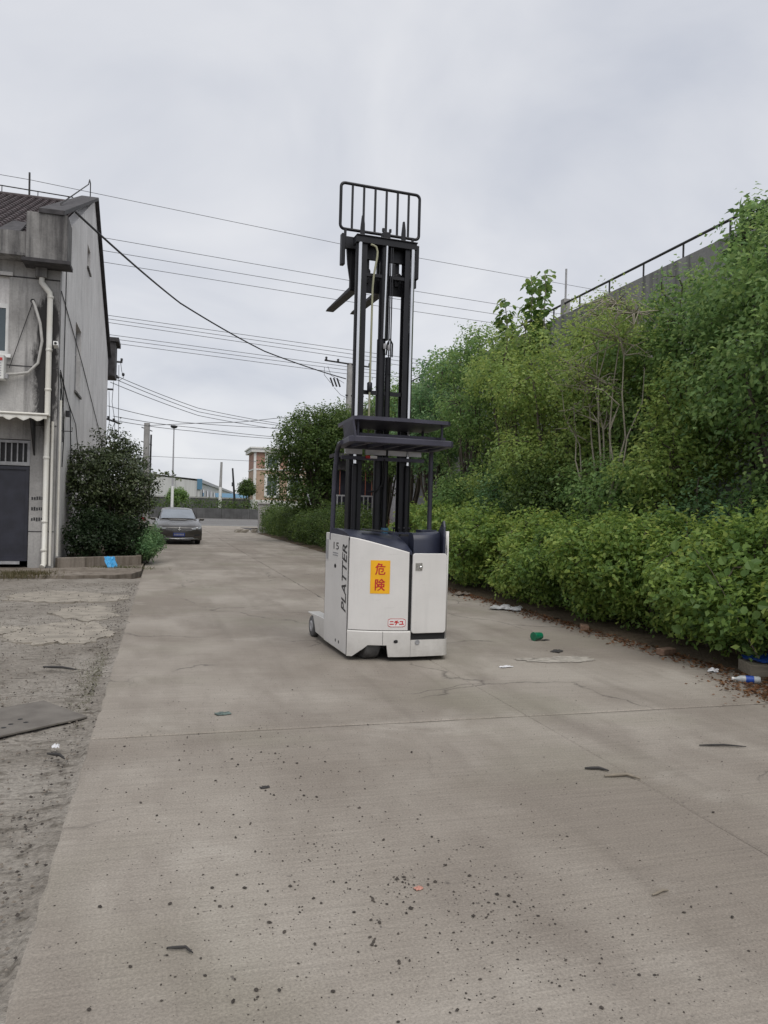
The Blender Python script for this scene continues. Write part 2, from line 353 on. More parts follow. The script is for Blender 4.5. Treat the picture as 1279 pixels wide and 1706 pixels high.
def fbm(x, y, s=1.0):
    return (math.sin(x*3.1*s+1.3*math.sin(y*2.3*s))*math.cos(y*2.7*s+1.1*math.sin(x*1.9*s)) + .5*math.sin(x*7.3*s+y*5.1*s+2*math.sin(x*2.1*s))
            + .3*math.sin(x*15.7*s-y*13.3*s+1.7*math.sin(y*6*s)))/1.8
road = tag(MB().box(-.42, 6.6, -6, 62, -.16, -.011).build('road', MT['joint']), kind='structure')
YJ = [-6, .3, 5.3, 11.1, 14.95, 20, 25, 30, 35, 40, 45, 50, 56, 62]
XJ = [-.42, 2.70, 5.85]
def slab_mesh(x0, x1, y0, y1):
    """one poured bay: chipped edges, thickness, a little settlement"""
    gx, gy = (.0012 if y1 < 12 else .003), .012; edge = []
    def side(a, b, inward, ch=1.0):
        n = max(6, int(math.dist(a, b)/(.22/ch)))
        for i in range(n):
            t = i/n; x = a[0]+(b[0]-a[0])*t; y = a[1]+(b[1]-a[1])*t
            j = 0 if i == 0 else max(0, rnd.gauss(0, .006*ch)) + (.03*ch*rnd.random() if rnd.random() < .05*ch else 0)
            edge.append((x+inward[0]*j, y+inward[1]*j))
    p = [(x0+gx,y0+gy),(x1-gx,y0+gy),(x1-gx,y1-gy),(x0+gx,y1-gy)]
    side(p[0], p[1], (0,1)); side(p[1], p[2], (-1,0), .25 if y1 < 12 else 1.0); side(p[2], p[3], (0,-1)); side(p[3], p[0], (1,0), 1.5 if x0 < 0 else (.25 if y1 < 12 else 1.0))
    dz = rnd.uniform(-.0008, .0008); n = len(edge)
    inn = []
    cx, cy = (x0+x1)/2, (y0+y1)/2
    for x, y in edge:
        d = math.hypot(cx-x, cy-y); k = .014/d; inn.append((x+(cx-x)*k, y+(cy-y)*k))
    mb = MB(); v = [(x,y,-.14) for x,y in edge]+[(x,y,-.007+dz) for x,y in edge]+[(x,y,dz) for x,y in inn]
    f = [tuple(range(2*n, 3*n))]
    for i in range(n):
        j = (i+1) % n; f += [(i,j,n+j,n+i),(n+i,n+j,2*n+j,2*n+i)]
    return mb.add(v, f)
for i in range(len(XJ)-1):
    for j in range(len(YJ)-1):
        slab_mesh(XJ[i], XJ[i+1], YJ[j], YJ[j+1]).build('concrete_slab', MT['road'], road)

# worn yard on the left: an uneven grid, finer near the camera
def yard():
    xs = [-14,-10,-7,-5,-4] + [-3.2+.11*i for i in range(26)]
    xs = [x for x in xs if x < -.44] + [-.425, -.39, -.34]
    ys = [-6,-3,0,1] + [1.5+.11*i for i in range(142)]
    v = []; f = []
    for y in ys:
        for x in xs:
            d = max(0, (-.42-x)); z = -.026 + .014*fbm(x, y) + .011*fbm(x*3.1+5, y*3.3) + (.012+.012*fbm(x*5+y*2.7, y*4.1))*math.exp(-d/.12) + .006*fbm(x*9, y*8)
            v.append((x, y, min(z, .006) if x < -.43 else (-.004+.003*fbm(x*9, y*7) if x < -.40 else -.009)))
    n = len(xs)
    for j in range(len(ys)-1):
        for i in range(n-1): f.append((j*n+i, j*n+i+1, (j+1)*n+i+1, (j+1)*n+i))
    return tag(MB().add(v, f, True).build('yard', MT['yard']), kind='structure')
yd = yard()
def blob_slab(name, cx, cy, rx, ry, z0, z1, m, parent=None, seed=0, n=80, amp=.13):
    q = random.Random(seed); ph = [q.uniform(0, 6.28) for _ in range(4)]; poly = []
    for i in range(n):
        a = 2*math.pi*i/n; k = 1+amp*(math.sin(2*a+ph[0])+.7*math.sin(3*a+ph[1])+.5*math.sin(7*a+ph[2])+.4*math.sin(11*a+ph[3])+.3*math.sin(19*a+ph[0])+.25*math.sin(29*a+ph[1]))
        poly.append((cx+rx*k*math.cos(a), cy+ry*k*math.sin(a)))
    return MB().prism(poly, z0, z1).build(name, m, parent)
blob_slab('concrete_patch', -1.12, 9.85, .50, .95, -.06, -.010, MT['patch'], yd, 3)
blob_slab('concrete_patch', -1.0, 11.6, .46, .70, -.06, -.010, MT['patch'], yd, 5)
blob_slab('concrete_patch', -1.80, 10.1, .16, .34, -.06, -.010, MT['patch'], yd, 8)
blob_slab('concrete_patch', -1.5, 13.6, .9, .8, -.06, -.010, MT['patch'], yd, 9)
blob_slab('paint_stain', 4.12, 7.30, .34, .17, .0045, .0062, M('spilt pale paint', (.31,.285,.25), .85, var=.3, vscale=14), road, 21)
blob_slab('paint_stain', 3.72, 7.38, .13, .06, .0045, .0062, M('spilt paint film', (.29,.265,.232), .85, var=.3, vscale=14), road, 22)
# apron slab and planter kerb by the building
ap = tag(MB().slab([(-14,16.8,-.1),(-2.2,16.95,-.1),(-1.0,17.1,-.1),(-.62,17.5,-.1),(-.44,18.3,-.1),(-.44,30,-.1),(-14,30,-.1)], (0,0,.14)).build('pavement', MT['kerb']), kind='structure')

def soil_strip():
    v = []; f = []; xs = [0,.05,.12,.25,.5,.9,1.5,2.2,3.4]; ys = [2.5+.18*i for i in range(250)]
    for y in ys:
        e = 5.60+.05*fbm(y*.9, 3.1)+.05*fbm(y*3.3, 1.7)
        for k, dx in enumerate(xs): v.append((e+dx, y, .002 if k == 0 else .012+.03*min(1, dx/.4)+.015*fbm((e+dx)*2.3, y*2.1)*min(1, dx/.2)))
    n = len(xs)
    for j in range(len(ys)-1):
        for i in range(n-1): f.append((j*n+i, j*n+i+1, (j+1)*n+i+1, (j+1)*n+i))
    return tag(MB().add(v, f, True).build('planting_strip', MT['soil']), kind='structure')
soil_strip()
# public road and verge in the distance
fr = sheet('public_road', -300, 400, 66, 111, -.03, MT['asphalt'])
tag(fr, kind='structure')
mbp = MB()
for y in (69.5, 96.0): mbp.box(-300, 400, y, y+.22, -.026, -.022)
mbp.build('lane_line', MT['roadpaint'], fr)
sheet('crossover', -3.5, 9.5, 61.9, 66.3, -.02, MT['patch'])
sheet('verge', -300, 400, 112.6, 900, .6, MT['grass'])

# ------------------------------------------------------------------ reach truck (local: x right, y forward, z up)
TR = thing('reach_truck', 'white and navy electric reach forklift with its tall black mast fully raised', 'forklift', (2.401, 7.459, 0), R(3.5))
P0, P1, P2 = Vector((-.555,.20)), Vector((-.33,.03)), Vector((.06,0))
def hp(t, off=0.):
    p = P0*(1-t)**2 + P1*2*t*(1-t) + P2*t*t; d = (P1-P0)*2*(1-t) + (P2-P1)*2*t; d.normalize()
    return p + Vector((d.y, -d.x))*off
def curved(t0, t1, zb, zt, o0, o1, n=28):
    """solid following the hood curve between offsets o0 (inner) and o1 (outer)"""
    mb = MB(); v = []; f = []
    ts = [t0+(t1-t0)*i/n for i in range(n+1)] if not isinstance(t0, list) else t0
    for t in ts:
        a, b = hp(t, o1), hp(t, o0); z0, z1 = zb(t), zt(t); r = .012
        c = hp(t, o1-.006)
        v += [(a.x,a.y,z0),(a.x,a.y,z1-r),(c.x,c.y,z1),(b.x,b.y,z1),(b.x,b.y,z0)]
    e = len(ts)-1
    for k in range(5):      # each side its own vertices: crisp edges, smooth along the curve
        vv = []
        for i in range(e+1): vv += [v[i*5+k], v[i*5+(k+1) % 5]]
        mb.add(vv, [(2*i, 2*i+2, 2*i+3, 2*i+1) for i in range(e)], True)
    mb.add(v[:5], [(0,1,2,3,4)]); mb.add(v[e*5:], [(4,3,2,1,0)])
    return mb
ztop = lambda t: 1.262 - .152*t**1.35
hood = curved(.012, .960, lambda t: .318, ztop, -.05, 0).build('hood_panel', MT['white'], TR)
# lower skirt with the wheel arch cut into it
def zarch(t):
    if t <= .10: return .045
    if t < .30: return .045 + (t-.10)/.20*.085
    if t < .37: return .13 + (t-.30)/.07*.036
    if t < .665: return .166
    if t < .69: return .166 - (t-.665)/.025*.115
    return .048
ts = sorted(set([i/60 for i in range(61)] + [.30,.37,.665,.69]))
curved(ts, 0, zarch, lambda t: .310, -.06, .004).build('skirt', MT['skirtw'], TR)
MB().add([(*hp(.60,.0052),.17),(*hp(.606,.0052),.17),(*hp(.606,.0052),.306),(*hp(.60,.0052),.306)], [(0,1,2,3)]).build('skirt_seam', MT['dark'], TR)
# rear right: skirt, corner post (rounded), door in its recess
def rear_right(z0, z1, inset=0):
    p = [(.062, 0+inset)]
    for k in range(7): a = R(270+90*k/6); p.append((.40+(.10-inset)*math.cos(a), .10+(.10-inset)*math.sin(a)))
    p += [(.60-inset,.34),(.63-inset,.50),(.63-inset,1.05),(.56,1.05),(.56,.5),(.44,.12),(.40,.06),(.062,.06)]
    return p
def prism_(poly, z0, z1): return MB().prism(poly, z0, z1, False)
prism_([(.062,-.004)]+[(.40+.104*math.cos(R(270+90*k/6)), .10+.104*math.sin(R(270+90*k/6))) for k in range(7)]+[(.60,.36),(.634,.50),(.634,1.05),(.50,1.05),(.44,.2),(.40,.06),(.062,.06)], .048, .216).build('rear_bumper', MT['skirtw'], TR, .008)
# corner post with sloping fin top
def corner_post():
    o = [(.452,.004)]+[(.40+.10*math.cos(R(a)), .10+.10*math.sin(R(a))) for a in (302,320,340,358)]+[(.59,.35),(.63,.50),(.63,1.0)]
    i = [(.452,.05),(.455,.07),(.462,.09),(.468,.11),(.47,.13),(.555,.37),(.59,.51),(.59,1.0)]
    zt = [1.115,1.27,1.325,1.335,1.335,1.30,1.26,1.22]
    v = []; f = []
    for a, b, z in zip(o, i, zt): v += [(*a,.217),(*a,z),(*b,z),(*b,.217)]
    n = len(o)
    for k in range(n-1):
        for q in range(4): f.append((k*4+q, (k+1)*4+q, (k+1)*4+(q+1) % 4, k*4+(q+1) % 4))
    return MB().add(v, f, True).add(v[:4], [(0,1,2,3)]).add(v[-4:], [(3,2,1,0)])
corner_post().build('corner_post', MT['white'], TR)
MB().box(.018, .452, .02, .05, .216, 1.10).build('door_recess', MT['black'], TR)
def rrect(x0, x1, z0, z1, r, y, n=5):
    p = []
    for cx, cz, a0 in ((x1-r,z1-r,0),(x0+r,z1-r,90),(x0+r,z0+r,180),(x1-r,z0+r,270)):
        for k in range(n+1): a = R(a0+90*k/n); p.append((cx+r*math.cos(a), y, cz+r*math.sin(a)))
    return p
door = MB().slab(rrect(.066, .448, .285, 1.105, .032, .02), (0,-.028,0)).build('door', MT['white'], TR, .006)
MB().slab(rrect(.095, .170, .930, 1.008, .006, -.008), (0,-.006,0)).build('vent', MT['lens'], door)
for k in range(5):
    MB().box(.101+.0138*k, .1035+.0138*k, -.0165, -.0142, .936, 1.002).build('vent_slat', MT['dark'], door)
MB().lathe([(.018,0),(.017,-.006),(.006,-.010)], (.153,-.0145,.962), 'y', 14).build('vent_lamp', MT['chromec'], door)
# holes and lamp in the bumper
MB().slab([(hp(.80,.0052).x+.026*math.cos(2*math.pi*k/18), hp(.80,.0052).y-.0018-.004*math.cos(2*math.pi*k/18)*0, .205+.017*math.sin(2*math.pi*k/18)) for k in range(18)], (0,.004,0)).build('bumper_slot', MT['black'], TR)
MB().lathe([(.026,0),(.026,-.006),(.019,-.008),(.017,-.004)], (.135,-.004,.195), 'y', 18).build('rear_lamp', MT['galv'], TR)
# left side panel
def side_panel():
    p = [(1.10,.06),(.215,.045),(.215,1.262),(1.10,1.275)]
    return MB().slab([(-.555,y,z) for y, z in p], (.05,0,0))
side = side_panel().build('side_panel', MT['white'], TR, .006)
MB().box(-.559, -.5545, .205, .2145, .05, 1.25).build('panel_seam', MT['dark'], TR)
MB().slab([(-.5565, .700+.040*math.cos(2*math.pi*k/16), .925+.022*math.sin(2*math.pi*k/16)) for k in range(16)], (.004,0,0)).build('finger_slot', MT['black'], side)
for y in (.62,.50):
    MB().slab([(-.5565, y+.018*math.cos(2*math.pi*k/12), .135+.018*math.sin(2*math.pi*k/12)) for k in range(12)], (.004,0,0)).build('bolt_hole', MT['black'], side)
MB().box(-.548,-.50,1.101,1.125,.30,1.16).build('front_edge', MT['black'], TR)
MB().box(-.566,-.55,.985,1.06,.985,1.20).build('cover_hinge', MT['galv'], TR)
# dark core so that no light leaks through the body
core = [(-.50,.25)] + [tuple(hp(t,-.055)) for t in (.15,.3,.5,.7,.9)] + [(.10,.055),(.40,.065),(.55,.5),(.55,.95),(-.50,.95)]
MB().prism(core, .19, .99).build('chassis', MT['black'], TR)
MB().box(-.50,.55,.50,1.0,.07,.20).build('belly', MT['black'], TR)
MB().prism([(.09,.06),(.40,.07),(.46,.20),(.52,.5),(.52,.9),(.09,.9)], .992, 1.02).build('cab_floor', MT['navyp'], TR)
# navy dashboard over the hood
def dash():
    n = 16; v = []; f = []; m_ = 6
    for i in range(n+1):
        t = .004+(1.0-.004)*i/n; a = hp(t, -.004); b = Vector((-.555+.655*t**.9, .97)); z0 = ztop(t)+.004; zc = 1.318-.045*t
        for k in range(m_+1):
            s_ = k/m_; p = a.lerp(b, s_); z = z0 + (zc-z0)*min(1, (s_/.62))**.75 + (.012*math.sin(min(1, s_*3)*math.pi/2))
            v.append((p.x, p.y, z))
    w_ = m_+1
    for i in range(n):
        for k in range(m_): f.append((i*w_+k, (i+1)*w_+k, (i+1)*w_+k+1, i*w_+k+1))
    mb = MB().add(v, f, True)
    # right-hand cheek down into the cockpit, front cheek, rim lip
    e = [v[n*w_+k] for k in range(w_)]; mb.add(e+[(x+.004,y,1.0) for x,y,z in e], [(k, k+w_, k+w_+1, k+1) for k in range(m_)])
    fr_ = [v[i*w_+m_] for i in range(n+1)]; mb.add(fr_+[(x,y,1.0) for x,y,z in fr_], [(i, i+1, i+n+2, i+n+1) for i in range(n)])
    le = [v[k] for k in range(w_)]; mb.add(le+[(x,y,1.22) for x,y,z in le], [(k+1, k+w_+1, k+w_, k) for k in range(m_)])
    re = [v[i*w_] for i in range(n+1)]; mb.add(re+[(x,y+.002,z-.03) for x,y,z in re], [(i, i+n+1, i+n+2, i+1) for i in range(n)])
    return mb
dsh = dash().build('dashboard', MT['navyp'], TR)
MB().slab([(-.36,.42,1.327),(-.05,.30,1.302),(.0,.40,1.312),(-.30,.56,1.335)], (0,0,.004)).build('inset_panel', MT['black'], dsh)
# cockpit: back pad, armrest, console with levers
def pad():
    mb = MB(); n = 10; v = []; f = []
    prof = [(.0,1.00),(.0,1.23),(.02,1.285),(.05,1.305),(.12,1.31),(.15,1.28),(.16,1.0)]
    for i in range(n+1):
        s_ = i/n; x = .12+.325*s_; yb = .085+.06*(1-math.sin(math.pi*s_))*.6+.05*s_
        for dy, z in prof: v.append((x, yb+dy, z+.02*s_**2*(z > 1.1)))
    k = len(prof)
    for i in range(n):
        for j in range(k-1): f.append((i*k+j, i*k+j+1, (i+1)*k+j+1, (i+1)*k+j))
    return mb.add(v, [tuple(reversed(q)) for q in f], True).add(v[:k], [tuple(range(k))]).add(v[-k:], [tuple(range(k-1,-1,-1))])
pad().build('back_pad', MT['navyp'], TR)
def fin():
    o = [(.452,.055,1.05),(.452,.055,1.28),(.458,.075,1.38),(.466,.11,1.445),(.473,.15,1.43),(.50,.30,1.34),(.52,.40,1.27),(.52,.40,1.0)]
    return MB().slab(o, (-.022,.006,0))
fin().build('side_fin', MT['navyp'], TR, .004)
con = MB().rbox(.02,.30,.55,.80,1.02,1.30,.03).build('control_console', MT['navyp'], TR, .01)
MB().rbox(.33,.52,.42,.62,1.05,1.335,.03).build('seat_back', MT['navyp'], TR, .012)
for x in (.07,.13,.19,.25):
    MB().tube([(x,.62,1.30),(x,.60,1.335)], .006, 8).lathe([(.006,0),(.014,.006),(.014,.018),(.005,.026)], (x,.597,1.333), 'z', 10).build('lever', MT['black'], con)
MB().rbox(-.045,.02,.62,.70,1.27,1.345,.012).build('switch_box', M('teal switch', (.03,.10,.16), .4), TR, .006)
MB().rbox(.05,.36,.32,.40,1.265,1.29,.02).build('arm_rest', MT['black'], TR, .008)
# wheels
def wheel(x, y, r, w_, parent_name, m=MT['tread']):
    t_ = MB().lathe([(r*.55,-w_/2),(r*.94,-w_/2),(r,-w_*.38),(r,w_*.38),(r*.94,w_/2),(r*.55,w_/2)], (x,y,r+.001), 'x', 28).build(parent_name, m, TR)
    return t_
dw = wheel(-.30, .275, .17, .16, 'drive_wheel')
MB().lathe([(.09,-.09),(.085,-.08),(.03,-.075)], (-.30,.275,.171), 'x', 18).build('hub', MT['dark'], dw)
cw = wheel(.33, .30, .09, .10, 'caster_wheel', MT['black'])
for s_, x in ((-1,-.505),(1,.605)):
    lw = wheel(x, 1.70, .125, .085, 'load_wheel', MT['tread'])
    hx = x+s_*.044
    MB().lathe([(.068,-.004),(.064,.004),(.03,.006),(.028,.0)] if s_ > 0 else [(.028,.0),(.03,-.006),(.064,-.004),(.068,.004)], (hx,1.70,.126), 'x', 20).build('hub', MT['galv'], lw)
# straddle legs
for x0, x1 in ((-.548,-.40),(.50,.648)):
    ins = x1-.03 if x0 < 0 else x0+.03
    leg = MB().slab([(x0,.95,.055),(x0,1.50,.085),(x0,1.545,.16),(x0,1.62,.255),(x0,1.88,.268),(x0,1.88,.278),(x0,1.60,.283),(x0,.95,.30)], (x1-x0,0,0)).build('straddle_leg', MT['skirtw'], TR, .008)
    MB().box(ins-.02 if x0 < 0 else ins-.0, ins if x0 < 0 else ins+.02, 1.50, 1.86, .06, .255).build('wheel_cheek', MT['dark'], leg)
# mast
MX, MY = .048, 1.04
def rail_c(x, y, sgn, z0, z1, wd=.045, dp=.11, th=.014):
    """C-shaped channel"""
    mb = MB(); mb.box(x-wd/2, x+wd/2, y-dp/2, y-dp/2+th, z0, z1); mb.box(x-wd/2, x+wd/2, y+dp/2-th, y+dp/2, z0, z1)
    xo = x+sgn*wd/2; mb.box(min(xo, xo-sgn*th), max(xo, xo-sgn*th), y-dp/2+th, y+dp/2-th, z0+.001, z1-.001); return mb
for sg in (-1, 1):
    rail_c(MX+sg*.345, MY+.06, sg, .10, 2.42, .06, .13).build('outer_rail', MT['mast'], TR)
    rail_c(MX+sg*.292, MY+.05, sg, .16, 3.60, .045, .115).build('middle_rail', MT['mast'], TR)
    rail_c(MX+sg*.335, MY+.005, sg, 2.0, 4.60, .040, .05).build('side_channel', MT['mast'], TR)
    rail_c(MX+sg*.262, MY+.03, sg, .9, 4.62, .060, .12).build('inner_rail', MT['mast'], TR)
    cy = MB().tube([(MX+sg*.318,MY-.045,2.02),(MX+sg*.318,MY-.045,4.56)], .021, 16).build('lift_rod', MT['chrome'], TR)
    MB().tube([(MX+sg*.318,MY-.045,.35),(MX+sg*.318,MY-.045,2.02)], .034, 14).build('lift_cylinder', MT['mast'], TR)
    MB().lathe([(.022,0),(.032,.004),(.032,.05),(.022,.06)], (MX+sg*.318,MY-.045,2.0), 'z', 14).build('gland', MT['mast'], TR)
# centre free-lift cylinder, chains, hoses
MB().tube([(MX-.02,MY+.02,1.1),(MX-.02,MY+.02,3.50)], .050, 16).build('free_lift_cylinder', MT['mast'], TR)
MB().tube([(MX+.0,MY+.02,3.50),(MX+.0,MY+.02,4.60)], .060, 16).build('free_lift_head', MT['mast'], TR)
MB().tube([(MX-.012,MY-.048,3.50),(MX+.0,MY-.048,4.56)], .013, 12).build('free_lift_rod', MT['chrome'], TR)
MB().tube([(MX+.066,MY+.01,1.1),(MX+.066,MY+.01,3.30)], .034, 14).build('hose_reel_tube', MT['mast'], TR)
for x in (.052,.074):
    MB().box(MX+x-.006, MX+x+.006, MY-.045, MY-.036, 3.1, 4.55).build('lift_chain', MT['mast'], TR)
MB().tube([(MX+.02,MY-.05,3.32),(MX+.03,MY-.06,3.45),(MX+.06,MY-.06,3.50),(MX+.092,MY-.05,3.45),(MX+.095,MY-.04,3.30)], .010, 8).build('hydraulic_hose', MT['black'], TR)
MB().lathe([(.016,-.03),(.02,-.01),(.02,.01),(.016,.03)], (MX-.005,MY-.065,3.41), 'z', 10).lathe([(.014,-.03),(.018,-.01),(.018,.01),(.014,.03)], (MX+.045,MY-.065,3.40), 'z', 10).build('hose_fitting', MT['galv'], TR)
hz_ = [(MX-.17,MY-.05,2.3),(MX-.165,MY-.05,4.05),(MX-.155,MY-.052,4.20),(MX-.12,MY-.054,4.42),(MX-.118,MY-.054,4.48),(MX-.135,MY-.054,4.53),(MX-.17,MY-.054,4.545),(MX-.20,MY-.054,4.548)]
MB().tube(hz_, .012, 10).build('hydraulic_pipe', MT['brass'], TR)
MB().lathe([(.020,-.05),(.03,-.03),(.03,.05),(.02,.06)], (MX-.17,MY-.05,2.93), 'z', 12).build('pipe_clamp', MT['mast'], TR)
# cross members
MB().box(MX-.365, MX+.365, MY-.055, MY+.10, 4.560, 4.635).box(MX-.37,MX+.37,MY-.07,MY+.11,4.635,4.648).build('top_crosshead', MT['mast'], TR, .004)
MB().box(MX-.30, MX+.30, MY+.06, MY+.10, 4.42, 4.56).build('upper_tie', MT['mast'], TR)
MB().box(MX-.31, MX+.31, MY-.005, MY+.03, 2.86, 2.905).build('middle_tie', MT['mast'], TR)
MB().box(MX-.36, MX+.36, MY-.02, MY+.05, 2.31, 2.40).build('lower_tie', MT['mast'], TR)
MB().box(MX-.30, MX+.30, MY+.105, MY+.14, .25, .45).build('bottom_tie', MT['mast'], TR)
for x in (-.23, .27):      # sprocket ears standing on the crosshead
    MB().slab([(x-.022,MY+.02,4.64),(x+.030,MY+.02,4.64),(x+.026,MY+.02,4.80),(x+.012,MY+.02,4.90),(x-.008,MY+.02,4.90),(x-.022,MY+.02,4.76)], (0,.03,0)).build('chain_anchor', MT['mast'], TR, .004)
MB().box(MX-.045,MX+.045,MY-.03,MY+.06,4.648,4.73).box(MX-.055,MX-.03,MY-.03,MY-.0,4.73,4.77).box(MX+.03,MX+.055,MY-.03,MY,4.73,4.77).build('pulley_bracket', MT['mast'], TR, .004)
# carriage, forks, load backrest
CY = 1.24
car_ = MB().box(-.415,.515,CY,CY+.045,4.56,4.70).box(-.20,.515,CY,CY+.045,4.20,4.30).box(-.16,-.11,CY-.09,CY,4.16,4.66).box(.21,.26,CY-.09,CY,4.16,4.66)
carr = car_.build('carriage', MT['mast'], TR, .004)
MB().box(-.43,-.385,CY-.03,CY+.05,4.36,4.72).build('side_shift_guide', MT['mast'], TR, .006)
MB().box(.485,.53,CY-.03,CY+.05,4.30,4.70).build('side_shift_guide', MT['mast'], TR, .006)
MB().box(MX-.29,MX+.29,MY-.02,MY+.02,4.20,4.235).build('carriage_tie', MT['mast'], TR)
MB().box(MX-.26,MX+.26,MY+.14,MY+.17,4.06,4.21).build('chain_plate', MT['mast'], TR)
for x, z in ((-.145,4.285),(.24,4.27)): MB().lathe([(.03,-.015),(.045,-.01),(.045,.01),(.03,.015)], (x,MY+.1,z), 'y', 14).build('carriage_roller', MT['mast'], TR)
for x in (-.245, .085):
    fk = MB().slab([(x-.052,CY+.047,4.10),(x-.052,CY+.047,4.62),(x-.052,CY+.085,4.62),(x-.052,CY+.095,4.14),(x-.052,CY+1.05,4.122),(x-.052,CY+1.13,4.108),(x-.052,CY+1.12,4.098),(x-.052,CY+.6,4.094),(x-.052,CY+.06,4.090)], (.104,0,0))
    fk.build('fork', MT['mast'], TR, .006)
MB().slab([(-.35,CY+.05,4.62),(-.26,CY+.05,4.60),(-.20,CY+.05,4.50),(-.20,CY+.05,4.17),(-.29,CY+.05,4.17),(-.33,CY+.05,4.40)], (0,.03,0)).build('fork_hook_plate', MT['mast'], TR)
BY = 1.30
def bars():
    x0, x1, z0, z1, r = -.43, .553, 4.80, 5.335, .05; pts = []
    for cx, cz, a0 in ((x1-r,z1-r,0),(x0+r,z1-r,90),(x0+r,z0+r,180),(x1-r,z0+r,270)):
        for k in range(6): a = R(a0+90*k/5); pts.append((cx+r*math.cos(a), BY, cz+r*math.sin(a)))
    pts.append(pts[0]); return pts
lb = MB().tube(bars(), .0185, 8, False).build('load_backrest', MT['mast'], TR)
for k in range(6):
    x = -.43 + .983*(k+1)/7
    MB().box(x-.011, x+.011, BY-.012, BY+.012, 4.805, 5.33).build('backrest_bar', MT['mast'], lb)
for x in (-.37,.47): MB().box(x-.014,x+.014,BY-.02,BY+.0,4.68,4.81).build('backrest_foot', MT['mast'], lb)
# overhead guard: frame on two front pillars, raised cover plate
def guard_outline(xl0, xr0, xl1, xr1, y0, y1):
    return [(xl0+.05,y0),(.05,y0-.02),(xr0-.05,y0),(xr0,y0+.06),(xr1,y1-.04),(xr1-.04,y1),(xl1+.04,y1),(xl1,y1-.04),(xl0,y0+.06)]
gf = MB(); go = guard_outline(-.60,.56,-.50,.655,.10,.97)
gi = [(x+(.06-x)*.13, y+(.55-y)*.13) for x, y in go]; n = len(go)
v = [(x,y,2.222) for x,y in go]+[(x,y,2.285) for x,y in go]+[(x,y,2.222) for x,y in gi]+[(x,y,2.290) for x,y in gi]; f = []
for i in range(n):
    j = (i+1) % n; f += [(i,j,n+j,n+i),(2*n+j,2*n+i,3*n+i,3*n+j),(n+i,n+j,3*n+j,3*n+i),(j,i,2*n+i,2*n+j)]
gfo = gf.add(v, f).build('overhead_guard', MT['guard'], TR, .008)
for k in range(5):
    x = -.34+.195*k; MB().box(x-.016,x+.016,.18,.90,2.232,2.272).build('guard_bar', MT['guard'], gfo)
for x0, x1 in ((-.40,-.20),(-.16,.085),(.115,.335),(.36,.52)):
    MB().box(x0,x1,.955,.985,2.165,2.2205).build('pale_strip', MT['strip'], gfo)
uo = guard_outline(-.56,.52,-.49,.60,.10,1.0)
gp = MB().prism(uo, 2.452, 2.490).build('cover_plate', MT['guard'], TR, .004)
for x, y in ((-.49,.22),(.45,.22),(-.40,.88),(.50,.88)):
    MB().tube([(x,y,2.288),(x,y,2.47)], .016, 8).build('cover_post', MT['guard'], gp)
MB().slab([(-.545,.14,2.29),(-.515,.62,2.29),(-.535,.62,2.45),(-.575,.14,2.45)], (.02,0,0)).build('cover_side', MT['guard'], gp)
for y in (.30,.58,.84): MB().box(-.46,.52,y-.02,y+.02,2.29,2.335).build('cover_bearer', MT['guard'], gp)
MB().rbox(.28,.38,.80,.90,2.292,2.37,.02).lathe([(.0,0),(.026,0),(.026,-.01),(.018,-.014)], (.33,.80,2.33), 'y', 14).build('work_lamp', MT['galv'], TR)
MB().tube([(-.44,.24,2.29),(-.36,.5,2.34),(-.30,.75,2.42),(-.27,.85,2.38),(-.24,.9,2.30)], .012, 8).build('cable_loop', MT['black'], TR)
pl_ = [(-.535,.93,1.2),(-.528,.92,1.75),(-.520,.90,2.05),(-.52,.86,2.18),(-.53,.74,2.245),(-.545,.60,2.258)]
MB().tube(pl_, [.026]*5+[.022], 10).build('guard_pillar', MT['guard'], TR)
MB().tube([(.628,.92,1.1),(.628,.92,2.10),(.62,.90,2.20),(.60,.84,2.25)], .027, 10).build('guard_pillar', MT['guard'], TR)
MB().tube([(.06,.93,2.12),(.08,1.0,1.95),(.06,1.0,1.83),(-.0,1.0,1.76),(-.12,1.0,1.74)], .011, 8).build('hanging_cable', MT['black'], TR)
MB().box(-.12,-.04,.90,.92,2.12,2.15).build('warning_plate', MT['stwhite'], TR)
MB().box(-.17,-.123,.90,.92,2.12,2.15).build('warning_plate', MT['stred'], TR)
MB().box(-.45,.55,.93,.96,2.10,2.14).build('guard_tie', MT['guard'], TR)

# writing: font outlines turned into mesh and laid on the panels
def glyphs(s_, bold=.0, shear=0.):
    cu = bpy.data.curves.new('lettering', 'FONT'); cu.body = s_; cu.offset = bold; cu.shear = shear; cu.resolution_u = 3
    o = bpy.data.objects.new('lettering', cu); COL.objects.link(o); bpy.context.view_layer.update()
    me = bpy.data.meshes.new_from_object(o.evaluated_get(bpy.context.evaluated_depsgraph_get()))
    vs = [tuple(q.co) for q in me.vertices]; fs = [tuple(p.vertices) for p in me.polygons]
    bpy.data.objects.remove(o); bpy.data.meshes.remove(me); bpy.data.curves.remove(cu)
    xs = [q[0] for q in vs]; ys = [q[1] for q in vs]; x0, x1, y0, y1 = min(xs), max(xs), min(ys), max(ys)
    return [((x-x0)/(x1-x0), (y-y0)/(y1-y0)) for x, y, _ in vs], fs
def put(s_, fn, name, m, parent, bold=.0, shear=0.):
    vs, fs = glyphs(s_, bold, shear); return MB().add([fn(u, v_) for u, v_ in vs], fs).build(name, m, parent)
def on_hood(t0, t1, z0, z1, off): return lambda u, v_: (*hp(t0+(t1-t0)*u, off), z0+(z1-z0)*v_)
